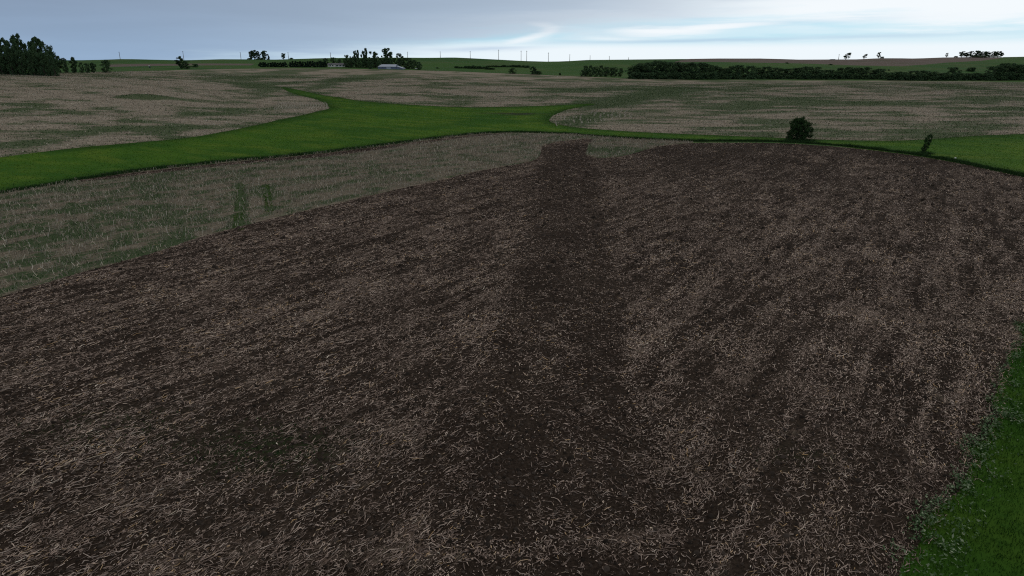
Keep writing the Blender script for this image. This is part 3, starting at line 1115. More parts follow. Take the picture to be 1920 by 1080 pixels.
# clover and broad-leaved weeds with pale tops along that edge
x, y = scatter(620000, 13, 48, 0.95)
k = (x > 5)
x, y = x[k], y[k]
d = polydist(x, y, L_right)
inside = inpoly(x, y, PLOUGH)
dd = np.where(inside, d * 3.0, d)
clump = sstep(fbm(x / 0.8, y / 0.8, 15, 3), 0.42, 0.62)
wdt = 0.5 * (1 - sstep(y, 22, 34)) + 0.28
k = rng.uniform(0, 1, len(x)) < np.exp(-((dd - 0.3) / wdt) ** 2) * (0.12 + 0.88 * clump)
k &= rng.uniform(0, 1, len(x)) < 0.8
x, y, d = x[k], y[k], d[k]
n = len(x)
ht = rng.uniform(0.1, 0.42, n) * (0.5 + 0.5 * clump[k])
zz = Z(x, y) + ht * rng.uniform(0.3, 1, n)
a = rng.uniform(0, 6.28, n)
L = rng.uniform(0.025, 0.065, n)
P = np.stack([x, y, zz], 1)
d1 = np.stack([np.cos(a), np.sin(a), rng.normal(0, 0.5, n)], 1) * L[:, None]
d2 = np.stack([-np.sin(a), np.cos(a), rng.normal(0, 0.4, n)], 1) * (L * 0.6)[:, None]
V = np.stack([P - d1, P - d2, P + d1, P + d2], 1).reshape(-1, 3)
tn = np.clip(rng.beta(1.6, 2.4, n) + (zz - Z(x, y)) * 0.9, 0, 1)
tag(mesh_np('edge_weeds', V, np.arange(4 * n).reshape(-1, 4), M['palew'], {'tint': np.repeat(tn, 4)}),
    'pale leafy weeds crowding the edge between tilled soil and grass', 'weeds', kind='stuff')
blades(x[::3], y[::3], ht[::3], np.full(len(x[::3]), 0.015), rng.uniform(0, 0.4, len(x[::3])), rng.uniform(0, 0.5, len(x[::3])),
       'weed_stems', M['weed'], 'thin green stems of the weeds along the soil edge', 'weeds')

# grass of the waterway, and the taller fringe on its edges
x, y = scatter(420000, 85, 260, 0.85)
k = inpoly(x, y, WATERWAY) & (rng.uniform(0, 1, len(x)) > mudness(x, y))
x, y = x[k], y[k]
n = len(x)
tn = np.clip(rng.normal(0.62, 0.12, n) + (fbm(x / 8, y / 11, 24) - 0.5) * 1.0 - 0.45 * edge_of(x, y), 0, 1)
blades(x, y, rng.uniform(0.04, 0.13, n), rng.uniform(0.06, 0.16, n), rng.uniform(0.1, 1, n), tn, 'waterway_blades', M['blade'],
       'short lush grass covering the curving green waterway', 'grass')


def fringe(chain, n, h0, h1, spread, name, label, ymax=400):
    p = np.array([q for q in chain if q[1] < ymax and abs(q[0]) < 0.9 * q[1]])
    seg = np.hypot(*np.diff(p, axis=0).T)
    cum = np.concatenate([[0], np.cumsum(seg)])
    t = rng.uniform(0, cum[-1], n)
    px_, py_ = np.interp(t, cum, p[:, 0]), np.interp(t, cum, p[:, 1])
    px_ = px_ + rng.normal(0, spread, n)
    py_ = py_ + rng.normal(0, spread, n) + spread * 0.8
    blades(px_, py_, rng.uniform(h0, h1, n) * (0.5 + fbm(px_ / 2, py_ / 2, 33)), rng.uniform(0.04, 0.12, n), rng.uniform(0.05, 0.6, n),
           rng.beta(1.5, 4, n), name, M['weed'], label, 'grass')


fringe(W_near, 26000, 0.15, 0.5, 0.35, 'grass_fringe', 'dark taller grass fringe along the near bank of the waterway')
fringe(W_near2, 20000, 0.15, 0.55, 0.35, 'grass_fringe', 'dark taller grass fringe above the far right edge of the tilled field')
fringe(W_far, 14000, 0.05, 0.22, 1.3, 'grass_fringe', 'ragged grass fringe where the waterway meets the far stubble')

# stubble over the far slopes
x, y = scatter(520000, 108, 400, 0.82)
k = inpoly(x, y, FAR)
x, y = x[k], y[k]
k = rng.uniform(0, 1, len(x)) < np.clip(1.1 - green_far(x, y) * 1.2, 0.03, 1)
x, y = x[k], y[k]
n = len(x)
tn = np.clip(rng.beta(1.4, 1.6, n) + (fbm(x / 10, y / 5, 44) - 0.5) * 0.5, 0, 1)
blades(x, y, rng.uniform(0.08, 0.32, n), rng.uniform(0.05, 0.22, n), rng.uniform(0.1, 1.2, n), tn, 'far_stubble', M['stalk'],
       'pale corn stubble covering the far slopes beyond the waterway', 'stubble')

x, y = scatter(420000, 108, 380, 0.82)
k = inpoly(x, y, FAR)
x, y = x[k], y[k]
k = rng.uniform(0, 1, len(x)) < np.clip((green_far(x, y) - 0.1) * 1.0, 0.06, 1)
x, y = x[k], y[k]
n = len(x)
blades(x, y, rng.uniform(0.06, 0.26, n), rng.uniform(0.08, 0.28, n), rng.uniform(0.1, 1.2, n), rng.beta(1.6, 2.2, n), 'far_weeds', M['weed'],
       'green weeds coming up through the far stubble in the moist draws', 'weeds')

# row ends where the far stubble turns beside the grass
xs, ys = [], []
for kx in range(20):
    t = np.linspace(0, 1, 46)
    bow = 4.0 * (1 - (2 * t - 1) ** 2)
    p = [ground(516 + 5.0 * kx + (b - 2) * 1.2, 204.5 - 0.35 * kx * 0 - 12 * q) for q, b in zip(t[::5], bow[::5])]
    p = np.array(p)
    tt_ = np.linspace(0, len(p) - 1, 90)
    xs.append(np.interp(tt_, np.arange(len(p)), p[:, 0]))
    ys.append(np.interp(tt_, np.arange(len(p)), p[:, 1]))
RT0 = random.Random(3)
for kx in range(18):
    t = np.linspace(0, 1, 10)
    jx = RT0.uniform(-2.5, 2.5)
    p = np.array([ground(1046 + 8.0 * kx + jx - 16 * q + 20 * q * q, 237 - kx * 0.9 - (26 - kx * 0.6) * q) for q in t])
    tt_ = np.linspace(0, len(p) - 1, 160)
    kk = vnoise(np.arange(160) / 14.0, np.full(160, kx * 3.7), 6) > 0.58
    xs.append(np.interp(tt_, np.arange(len(p)), p[:, 0])[kk])
    ys.append(np.interp(tt_, np.arange(len(p)), p[:, 1])[kk])
x, y = np.concatenate(xs), np.concatenate(ys)
x, y = np.repeat(x, 2), np.repeat(y, 2)
x = x + rng.normal(0, 0.09, len(x))
y = y + rng.normal(0, 0.25, len(x))
n = len(x)
blades(x, y, rng.uniform(0.15, 0.4, n), rng.uniform(0.05, 0.12, n), rng.uniform(0.05, 0.6, n), rng.uniform(0.45, 1, n), 'stubble_rows', M['stalk'],
       'curving pale rows of corn stubble at the row ends by the grass', 'stubble', False)

# ------------------------------------------------------------------ trees
def leaves(name, centres, radii, n, size, seed, mat, flat=0.8):
    """leaf clusters as many small faces spread through clumps; returns a mesh for a tree 10 m high"""
    r_ = np.random.default_rng(seed)
    C, Rr = np.array(centres, float), np.array(radii, float)
    w_ = Rr ** 2
    idx = r_.choice(len(C), n, p=w_ / w_.sum())
    d = r_.normal(0, 1, (n, 3))
    d /= np.linalg.norm(d, axis=1)[:, None]
    rad = r_.uniform(0.35, 1.0, n) ** 0.6 * r_.uniform(0.75, 1.12, n)
    P = C[idx] + d * (rad * Rr[idx])[:, None] * np.array([1, 1, flat])
    a = r_.normal(0, 1, (n, 3))
    a /= np.linalg.norm(a, axis=1)[:, None]
    b = np.cross(a, r_.normal(0, 1, (n, 3)))
    b /= np.linalg.norm(b, axis=1)[:, None]
    s = size * r_.uniform(0.6, 1.5, n)
    a *= s[:, None]
    b *= (s * 0.65)[:, None]
    V = np.stack([P - a, P - b, P + a, P + b], 1).reshape(-1, 3)
    V[:, 2] = np.maximum(V[:, 2], 0.05)
    ctint = r_.uniform(0, 1, len(C))
    tint = np.clip(ctint[idx] * 0.55 + r_.uniform(0, 0.45, n), 0, 1)
    return mesh_np(name, V, np.arange(4 * n).reshape(-1, 4), mat, {'tint': np.repeat(tint, 4)}, link=False)


def trunk_mesh(name, h, r0, limbs, lean=0.0, seed=0):
    rr = random.Random(seed)
    mb = MB()
    P = [(lean * h * (t ** 1.3) + rr.uniform(-.12, .12) * (t > 0), rr.uniform(-.12, .12) * (t > 0), h * t) for t in (0, .2, .45, .7, .92)]
    P[0] = (0, 0, -0.4)
    mb.tube(P, [r0 * 1.25, r0, r0 * .75, r0 * .45, r0 * .15], 7)
    for (x_, y_, z_) in limbs:
        t = min(max(z_ / h - 0.28, 0.12), 0.75)
        k = min(int(t / 0.23), 3)
        q = Vector(P[k]).lerp(Vector(P[k + 1]), 0.5) if k < 4 else Vector(P[-1])
        e = Vector((x_, y_, z_))
        mid = q.lerp(e, 0.5) + Vector((0, 0, -0.25))
        mb.tube([q, mid, e], [r0 * .38, r0 * .24, r0 * .08], 5)
    return mb.mesh(name, M['bark'])


PROTO = {}


def proto(key, centres, radii, n, size, mat, flat=0.85, th=8.5, tr=0.22, lean=0.0, seed=1):
    cr_ = leaves('crown', centres, radii, n, size, seed, mat, flat)
    limbs = [c_ for i, c_ in enumerate(centres) if i % 3 == 0][:12]
    tk = trunk_mesh('trunk', th, tr, limbs, lean, seed)
    C = np.array(centres)
    Rr = np.array(radii)
    width = float(max((C[:, 0] + Rr).max() - (C[:, 0] - Rr).min(), 1))
    top = float((C[:, 2] + Rr * flat).max())
    PROTO[key] = (tk, cr_, width * 0.95, top)


def env_clumps(seed, n, prof, rmin, rmax, lean=0.0, jit=0.15):
    """clumps inside a turned envelope: prof(t) gives the crown radius at height fraction t"""
    rr = random.Random(seed)
    C, Rd = [], []
    for i in range(n):
        t = (i + rr.random()) / n
        R_ = prof(t)
        if R_ <= 0:
            continue
        a = rr.uniform(0, 2 * math.pi)
        d = R_ * math.sqrt(rr.random()) * (1 + rr.uniform(-jit, jit))
        r_ = rr.uniform(rmin, rmax) * (0.6 + 0.4 * min(1, R_ / 2.5))
        z = 10 * t
        C.append((math.cos(a) * d + lean * z, math.sin(a) * d, min(z, 10 - r_ * 0.7)))
        Rd.append(r_)
    return C, Rd


for i in range(4):     # broad round-headed trees, foliage to the ground as in a belt
    C, Rd = env_clumps(100 + i, 46, lambda t: 3.3 * math.sqrt(max(0, 1 - ((t - 0.48) / 0.56) ** 2)), 0.75, 1.35)
    proto(f'broad{i}', C, Rd, 2600, 0.24, M['leaf'], 0.85, 8.2, 0.25, 0, 200 + i)
for i in range(3):     # upright cottonwoods with ragged tops
    C, Rd = env_clumps(130 + i, 30, lambda t: (1.9 if t < 0.75 else 1.3) * (0.5 + t) * (0.35 if t < 0.12 else 1) * (1 if t < .9 else .5), 0.55, 1.15, 0.02 * i)
    proto(f'tall{i}', C, Rd, 2400, 0.27, M['leaf'], 1.0, 9, 0.22, 0.02 * i, 230 + i)
for i in range(3):     # thin, gappy trees on the skyline, some leaning
    C, Rd = env_clumps(160 + i, 36, lambda t: 0 if t < 0.16 else 2.7 * math.sqrt(max(0, 1 - ((t - 0.60) / 0.52) ** 2)), 0.55, 1.1, (0.0, 0.22, 0.12)[i])
    proto(f'thin{i}', C, Rd, 2200, 0.26, M['leaf'], 0.85, 8.5, 0.24, (0.0, 0.22, 0.12)[i], 260 + i)
for i in range(3):     # clear-stemmed trees with narrow heads
    C, Rd = env_clumps(190 + i, 36, lambda t: 0.0 if t < 0.16 else 2.0 * math.sqrt(max(0, 1 - ((t - 0.6) / 0.46) ** 2)) + .3, 0.7, 1.2)
    proto(f'lolly{i}', C, Rd, 2600, 0.28, M['leaf'], 0.95, 8.5, 0.3, 0, 290 + i)
for i in range(2):     # young conifers
    C, Rd = env_clumps(210 + i, 34, lambda t: 2.3 * (1 - t * 0.93), 0.5, 1.0, 0, 0.05)
    proto(f'fir{i}', C, Rd, 1700, 0.30, M['needle'], 0.7, 9.3, 0.2, 0, 310 + i)
for i in range(4):     # wide low bushes
    C, Rd = env_clumps(220 + i, 24, lambda t: 8.0 * math.sqrt(max(0, 1 - t * t * 1.0)), 2.2, 3.6)
    proto(f'bush{i}', C, Rd, 1100, 0.75, M['leaf'], 0.7, 6, 0.3, 0, 330 + i)

TREE_N = 0


def tree(kind, px, top, y=None, base=None, wpx=None, name='tree', label='', cat='tree', group=None, rz=None, dpx=0):
    """one tree: kind of crown, photo column of its foot, photo row of its top, and either its distance or the row of its foot"""
    global TREE_N
    TREE_N += 1
    tk, cr_, w0, t0 = PROTO[kind]
    if y is None:
        x_, y_ = ground(px, base)
    else:
        y_ = y
        x_ = at_depth(px, y)
    z_ = float(Z(x_, y_))
    h = max(ztop(top, y_) - z_, 0.8)
    sz = h / t0
    sx = sz if wpx is None else (wpx * y_ / FPX) / w0
    rz_ = random.Random(TREE_N).uniform(0, 6.28) if rz is None else rz
    e = empty(name, (float(x_), float(y_), z_ - 0.05), rz_)
    e.scale = (sx, sx, sz)
    for nm, me in (('trunk', tk), ('crown', cr_)):
        o = bpy.data.objects.new(nm, me)
        COL.objects.link(o)
        o.parent = e
    return tag(e, label, cat, group)


RT = random.Random(77)
# left grove
GL = 'trees of the grove at the left edge'
left = [(24, 72, 'thin2'), (70, 71, 'thin0'), (-75, 74, 'broad0'), (-55, 80, 'tall1'), (-38, 70, 'tall0'), (-22, 76, 'broad1'), (-6, 74, 'tall0'), (6, 72, 'tall1'), (18, 70, 'tall2'),
        (30, 76, 'thin0'), (42, 62, 'tall0'), (54, 79, 'thin1'), (64, 77, 'tall1'), (75, 68, 'tall0'), (86, 76, 'broad2'), (96, 83, 'broad3')]
for i, (px, tp, kd) in enumerate(left):
    lab = {42: 'tallest ragged cottonwood of the dark grove at the left edge', 75: 'second tallest cottonwood of the left grove, right of the highest one',
           96: 'rounded outer tree at the right shoulder of the tall left grove'}.get(px, 'dark leafy tree packed in the tall grove at the left edge')
    tree(kd, px, tp, y=306 + (i % 3) * 7, wpx=RT.uniform(15, 20), name='grove_tree', label=lab, group=GL if 'packed' in lab else None)
for i, px in enumerate(range(-80, 104, 10)):
    tree(f'broad{i % 4}', px, RT.uniform(84, 100), y=300 + (i % 2) * 4, wpx=RT.uniform(17, 24), name='grove_tree',
         label='lower dark tree at the foot of the tall left grove', group='lower trees at the foot of the left grove')
for px, tp, w_, kd, lab in ((103, 103, 14, 'broad1', 'small dark tree just right of the tall left grove'), (113, 104, 12, 'tall1', 'small pointed tree right of the tall left grove'),
                            (124, 108, 13, 'broad2', 'round little tree between the pointed trees beside the left grove'),
                            (139, 106, 13, 'tall2', 'pointed little tree standing alone right of the left grove'),
                            (154, 116, 10, 'broad3', 'narrow dark bush left of the dense round tree'), (165, 118, 12, 'broad0', 'second low bush between the left grove and the round tree'),
                            (176, 117, 10, 'tall0', 'thin low bush close to the left of the dense round tree')):
    tree(kd, px, tp, base=136.2, wpx=w_, name='small_tree', label=lab)
tree('broad2', 201, 111.5, base=136, wpx=20, name='round_tree', label='dense dark round tree standing apart right of the left grove')
tree('tall1', 340, 105, base=128.5, wpx=13, name='field_tree', label='upright dark tree in front of the skyline with a pole behind')
tree('broad0', 349, 114, base=128.8, wpx=18, name='field_bush', label='low dark bush at the right foot of the lone upright tree', cat='bush')
tree('bush1', 366, 119.5, base=126, wpx=14, name='field_bush', label='greyish low bush right of the lone upright tree', cat='bush')
# skyline trees, left
for px, tp, w_, kd, lab in ((473, 95, 9, 'lolly0', 'leftmost narrow tree of the skyline clump left of the farmstead'), (478, 93.5, 8, 'lolly1', 'tall tree second from left in the left skyline clump'),
                            (486, 95.5, 10, 'lolly2', 'middle round-headed tree of the left skyline clump'), (497, 94.5, 11, 'lolly0', 'wide-headed tree fourth in the left skyline clump'),
                            (504, 101, 6, 'fir0', 'short pointed tree closing the left skyline clump on the right'), (533, 99.5, 8, 'lolly1', 'single slim tree on the skyline right of the clump')):
    tree(kd, px, tp, y=690, wpx=w_, name='skyline_tree', label=lab)
tree('bush0', 469, 108.5, y=690, wpx=10, name='skyline_bush', label='low bush at the left foot of the left skyline clump', cat='bush')
tree('bush2', 490, 108, y=688, wpx=22, name='skyline_bush', label='low bush under the stems of the left skyline clump', cat='bush')
tree('bush2', 547, 108, y=690, wpx=7, name='skyline_bush', label='tiny bush on the skyline right of the single slim tree', cat='bush')
# conifer row
px = 489
i = 0
while px < 612:
    if not (528 < px < 531 or 540 < px < 542):
        tree(f'fir{i % 2}', px, (116.3 if px < 545 else 114.8) + RT.uniform(-1.0, 1.2), base=125.6 + (px - 489) * 0.004, wpx=RT.uniform(8.5, 11.5), name='conifer',
             label='young dark conifer planted in the long row left of the white house', group='conifers in the row left of the white house')
    px += RT.uniform(4.0, 5.4)
    i += 1
# trees round the farmstead
for px, tp, w_, kd, yy, lab in (
        (600, 113, 12, 'broad1', 560, 'dark tree behind the right end of the conifer row'), (611, 108.5, 13, 'broad2', 560, 'dark rounded tree behind the left end of the house'),
        (626, 107, 14, 'broad3', 560, 'dark rounded tree directly behind the white house'), (637, 110, 12, 'broad0', 556, 'lower tree behind the right half of the house'),
        (651, 102.5, 13, 'broad2', 520, 'round-headed tree just right of the white house'), (660, 105, 12, 'broad1', 520, 'dark tree left of the two tall farmstead spires'),
        (667, 94, 6.5, 'tall0', 525, 'slim spire tree, left one of the pair right of the house'), (672, 93, 6, 'tall1', 528, 'slim spire tree, right one of the pair right of the house'),
        (681, 94.5, 8, 'tall2', 525, 'left half of the tall poplar pair in the farmstead trees'), (687, 89.5, 8, 'tall1', 525, 'tallest slim poplar left of the sparse tree'),
        (702, 96, 18, 'thin0', 525, 'sparse light-branched tree between poplar and big round tree'), (724, 89.5, 18, 'thin2', 525, 'big high-crowned tree above the metal barn'),
        (729, 96, 14, 'thin0', 525, 'leafy tree leaning against the right of the high-crowned tree'),
        (750, 99.5, 15, 'thin1', 530, 'sparse low-headed tree right of the high-crowned tree')):
    tree(kd, px, tp, y=yy, wpx=w_, name='farmstead_tree', label=lab)
for i, px in enumerate(range(650, 792, 9)):
    tree(f'broad{i % 4}', px, 107.5 + RT.uniform(-0.5, 2) + max(0, (px - 765)) * 0.33, y=512 - (i % 2) * 6, wpx=RT.uniform(12, 17), name='shelterbelt_tree',
         label='dark dense tree in the shelterbelt wrapped behind the metal barn', group='shelterbelt trees behind the barn')
tree('broad1', 694, 114, y=492, wpx=12, name='yard_tree', label='dark round bush left of the metal barn')
tree('broad3', 786, 118, y=494, wpx=12, name='yard_tree', label='light green bush at the right end of the shelterbelt')
tree('bush1', 820, 126, y=520, wpx=7, name='field_bush', label='tiny dark bush alone on the green slope right of the farmstead', cat='bush')
tree('bush3', 854, 124, y=540, wpx=8, name='field_bush', label='tiny bush at the left start of the long slope thicket', cat='bush')
# thicket on the slope
for i, px in enumerate(list(range(858, 925, 7)) + list(range(918, 992, 7))):
    up = i >= 10
    tp = (122.0 + RT.uniform(-1, 1.2)) if up else (123 + abs(px - 884) * 0.08 + RT.uniform(-1, 1))
    tree(f'bush{i % 4}', px, tp, y=(556 if up else 530) + RT.uniform(-3, 3), wpx=RT.uniform(10, 15), name='thicket_bush', cat='bush',
         label='dark low bush in the long thicket crossing the green slope', group='bushes of the thicket on the green slope')
tree('broad0', 961, 127.5, base=138.2, wpx=15, name='field_bush', label='dark pyramid-shaped bush below the right end of the thicket', cat='bush')
tree('tall2', 999, 124, base=139.5, wpx=11, name='field_tree', label='small dark tree at the edge of the stubble right of the thicket')
tree('bush2', 1006, 132.5, base=139.8, wpx=20, name='field_bush', label='low bush spreading right of the small dark tree', cat='bush')
tree('bush0', 1050, 136.5, base=141, wpx=5, name='field_bush', label='very small bush in the grass left of the small grove', cat='bush')
# small grove
for px, tp, w_ in ((1092, 131, 10), (1098, 122.5, 14), (1107, 122, 15), (1117, 124, 14), (1127, 122, 14), (1137, 124.5, 13), (1146, 126, 12), (1153, 125.5, 11), (1163, 127, 13)):
    tree(f'broad{int(px) % 4}', px, tp, base=143.5, wpx=w_, name='grove_tree', group='trees of the small grove left of the long belt',
         label='dark tree in the small separate grove left of the long tree belt')
# long belt on the right
A = [(1188, 124), (1197, 120), (1207, 117.5), (1220, 116), (1233, 112.5), (1245, 114.5), (1258, 115.5), (1271, 115.5), (1285, 117.5), (1299, 116.5), (1313, 116.5), (1326, 118.5),
     (1338, 122), (1349, 125), (1359, 129)]
B = [(1372, 124), (1384, 121), (1396, 126), (1410, 122.5), (1425, 126), (1440, 124), (1455, 126), (1470, 128.5), (1485, 128), (1500, 126), (1513, 124), (1528, 124.5), (1545, 130),
     (1560, 130), (1577, 126.5), (1595, 125.5), (1610, 126.5), (1628, 125), (1641, 130), (1653, 128.5)]
Cc = [(1668, 136), (1684, 135), (1700, 135), (1718, 132), (1735, 131.5), (1750, 133.5), (1766, 137), (1779, 136), (1790, 125.5), (1804, 137), (1818, 137), (1832, 138), (1846, 138), (1857, 136)]
D = [(1869, 123), (1881, 118.5), (1895, 117.5), (1909, 121), (1921, 120), (1938, 119), (1956, 122), (1975, 120)]
for part_, y0, w_, lab, gp in ((A, 446, 24, 'tall dark tree in the high left section of the long belt', 'trees of the high left section of the belt'),
                               (B, 450, 25, 'dark bushy tree in the even middle section of the long belt', 'trees of the middle section of the belt'),
                               (Cc, 440, 26, 'low dark tree in the thin right section of the long belt', 'trees of the low right section of the belt'),
                               (D, 428, 27, 'big dark tree in the grove ending the belt at the right edge', 'trees of the grove at the right end of the belt')):
    for i, (px, tp) in enumerate(part_):
        l2 = lab
        if px == 1790:
            l2 = 'lone taller tree sticking up from the thin right section of belt'
        tree(f'broad{(i * 7 + px) % 4}', px, tp, y=y0 + (i % 3) * 4, wpx=w_ * RT.uniform(1.05, 1.45), name='belt_tree', label=l2, group=None if px == 1790 else gp)
for i, px in enumerate(range(1192, 1975, 16)):   # lower front skirt of the belt
    tree(f'bush{i % 4}', px, 137 + RT.uniform(-3, 4), y=436 if px < 1670 else 424, wpx=RT.uniform(20, 27), name='belt_bush', cat='bush',
         label='low dark bush filling the foot of the long tree belt', group='bushes along the foot of the long belt')
# skyline and slope, right
for px, tp, w_, kd, lab in ((1584, 98.5, 14, 'thin1', 'largest leaning tree on the right skyline beside the pole'), (1618, 101, 9, 'thin1', 'small leaning tree alone on the right skyline'),
                            (1645, 97.5, 7, 'thin2', 'slim leaning tree with a low bush on the right skyline'), (1772, 99, 5, 'thin2', 'tiny single tree left of the long skyline grove')):
    tree(kd, px, tp, y=700, wpx=w_, name='skyline_tree', label=lab, rz=0.0)
tree('bush0', 1652, 106, y=700, wpx=8, name='skyline_bush', label='low bush at the right foot of the slim leaning tree', cat='bush')
tree('bush1', 1560, 110.8, y=698, wpx=12, name='skyline_bush', label='flat bush hump on the skyline left of the largest leaning tree', cat='bush')
tree('bush3', 1790, 105, y=700, wpx=9, name='skyline_bush', label='low bush at the left start of the long skyline grove', cat='bush')
for i, (px, tp, w_) in enumerate(((1800, 96, 10), (1809, 98, 10), (1817, 95.5, 9), (1828, 94.5, 10), (1834, 95, 9), (1845, 96, 12), (1852, 98, 9), (1861, 96, 10), (1868, 95.5, 9), (1874, 98, 7))):
    tree(('thin0', 'lolly1', 'thin2', 'lolly0')[i % 4], px, tp, y=700, wpx=w_, name='skyline_tree', group='trees of the long skyline grove at the right',
         label='gappy dark tree in the long grove on the right skyline')
tree('bush2', 1836, 103.5, y=698, wpx=60, name='skyline_bush', label='wide low undergrowth beneath the long skyline grove at right', cat='bush')
for px, tp, bs, w_, lab in ((1476, 116.8, 119.2, 8, 'small dark bush on the grass edge of the right hill'), (1557, 119.6, 122, 9, 'small dark bush below the fallow field on the right hill'),
                            (1822, 126, 134, 17, 'round bush on the green slope above the thin belt section'), (1666, 129.5, 132.5, 4, 'tiny bush on the slope above the middle of the belt')):
    tree('bush1', px, tp, base=bs, wpx=w_, name='slope_bush', label=lab, cat='bush')

# the two nearer plants in the waterway ------------------------------------------------
def near_bush():
    x_, y_ = ground(1496, 264)
    z_ = float(Z(x_, y_))
    h = ztop(218, y_) - z_
    wd = 50 * y_ / FPX
    C, Rd = [], []
    rr = random.Random(9)
    for i in range(120):
        t = (i + rr.random()) / 120
        R_ = wd / 2 * float(np.interp(t, (0, 0.12, 0.35, 0.6, 0.82, 1.0), (0.86, 1.0, 1.04, 1.0, 0.84, 0.58)))
        a = rr.uniform(0, 6.28)
        d = max(0, R_ - 0.45) * math.sqrt(rr.random())
        r_ = rr.uniform(0.32, 0.62)
        C.append((math.cos(a) * d, math.sin(a) * d, min(0.22 + t * (h - 0.82), h - 0.6)))
        Rd.append(r_)
    C.append((0.45, 0, h - 0.3))
    Rd.append(0.4)
    e = empty('round_bush', (float(x_), float(y_), z_))
    me = leaves('crown', C, Rd, 20000, 0.08, 44, M['leaf_bush'], 0.9)
    o = bpy.data.objects.new('crown', me)
    COL.objects.link(o)
    o.parent = e
    for k in range(5):
        mb = MB()
        a = k * 1.26
        mb.tube([(0.15 * math.cos(a), 0.15 * math.sin(a), -0.2), (0.5 * math.cos(a), 0.5 * math.sin(a), h * 0.3), (1.0 * math.cos(a), 1.0 * math.sin(a), h * 0.7)], [0.09, 0.06, 0.02], 6)
        mb.build('stem', M['bark'], e)
    tag(e, 'dense dark round bush on the near grass strip right of centre', 'bush')


near_bush()


def sapling():
    x_, y_ = ground(1732, 288)
    z_ = float(Z(x_, y_))
    h = ztop(251, y_) - z_
    e = empty('sapling', (float(x_), float(y_), z_))
    C, Rd = [], []
    rr = random.Random(4)
    for i in range(34):
        t = 0.06 + 0.94 * (i + rr.random()) / 34
        R_ = 0.62 * float(np.interp(t, (0, .25, .6, 1), (0.5, 1.0, 0.85, 0.35)))
        C.append((t * h * 0.16 + rr.uniform(-R_, R_) * 0.9, rr.uniform(-R_, R_) * 0.8, min(t * h, h - 0.15)))
        Rd.append(rr.uniform(0.14, 0.3))
        me = leaves('crown', C, Rd, 2600, 0.07, 45, M['leaf_bush'], 1.2)
    o = bpy.data.objects.new('crown', me)
    COL.objects.link(o)
    o.parent = e
    MB().tube([(0, 0, -0.2), (0.12, 0, h * .35), (0.4, 0, h * .7), (0.6, 0, h * .95)], [0.06, 0.045, 0.03, 0.012], 6).build('trunk', M['bark'], e)
    MB().tube([(0.2, 0, h * .45), (0.7, 0, h * .66), (0.85, 0, h * .8)], [0.03, 0.02, 0.01], 5).build('branch', M['bark'], e)
    tag(e, 'slim slightly leaning sapling in the grass near the right edge', 'sapling')


sapling()

xs, ys = [], []
for px, py, sp, cnt in ((1496, 264, 1.5, 2600), (1732, 288, 0.6, 700)):
    p = ground(px, py)
    xs.append(p[0] + rng.normal(0, sp, cnt))
    ys.append(p[1] + rng.normal(-0.3, sp * 0.7, cnt))
x, y = np.concatenate(xs), np.concatenate(ys)
n = len(x)
blades(x, y, rng.uniform(0.15, 0.6, n), rng.uniform(0.04, 0.09, n), rng.uniform(0.1, 0.6, n), rng.beta(1.5, 3, n), 'tall_grass', M['weed'],
       'taller dark grass round the feet of the round bush and sapling', 'grass')

# ------------------------------------------------------------------ utility poles
M['pole'] = mat_plain('weathered_pole', (0.16, 0.13, 0.11), 0.9, 0, 0.2, 2)
M['insul'] = mat_plain('insulator', (0.25, 0.24, 0.22), 0.4)
pole_m = MB().tube([(0, 0, -1), (0, 0, 5), (0, 0, 10)], [0.24, 0.20, 0.16], 8).mesh('post', M['pole'])
arm_m = MB().box(-0.6, 0.6, -0.06, 0.06, 9.2, 9.36).mesh('crossarm', M['pole'])
ins_m = [MB().tube([(xx, 0, 9.36), (xx, 0, 9.5), (xx, 0, 9.62)], [0.03, 0.09, 0.04], 6).mesh('insulator', M['insul']) for xx in (-0.5, -0.15, 0.5)]


def pole(px, tp, y, label, bearing=R(15)):
    x_ = at_depth(px, y)
    z_ = float(Z(x_, y))
    h = ztop(tp, y) - z_
    e = empty('utility_pole', (x_, y, z_), bearing)
    e.scale = (1, 1, h / 10.0)
    for nm, me in [('post', pole_m), ('crossarm', arm_m)] + [('insulator', m__) for m__ in ins_m]:
        o = bpy.data.objects.new(nm, me)
        COL.objects.link(o)
        o.parent = e
    tag(e, label, 'utility pole', 'utility poles along the skyline')


for px, tp, lab in ((227, 97, 'leftmost wooden pole, on the skyline right of the left grove'), (346, 95.5, 'wooden pole rising behind the lone upright tree'),
                    (453, 98, 'wooden pole left of the left skyline tree clump'), (542, 98, 'wooden pole beside the single slim skyline tree'),
                    (621, 98.5, 'wooden pole behind the white house'), (765, 97, 'wooden pole right of the sparse low-headed farmstead tree'),
                    (826, 96.5, 'wooden pole on the hill second right of the farmstead'), (882, 96, 'wooden pole where the skyline hump starts falling'),
                    (935, 93, 'tallest looking pole left of the close pair'), (977, 95, 'left pole of the close pair in the skyline dip'),
                    (987.5, 95, 'right pole of the close pair in the skyline dip'), (1028, 98.5, 'wooden pole right of the close pair, at the lowest skyline dip'),
                    (1068, 102, 'shorter looking pole climbing out of the dip'), (1106, 104, 'short far pole above the small grove, left one'),
                    (1142, 105, 'short far pole above the small grove, right one'), (1178, 107.5, 'faintest far pole at the left end of the belt'),
                    (1571, 101.5, 'lone pole left of the largest leaning tree on the right')):
    pole(px, tp, 694, lab)

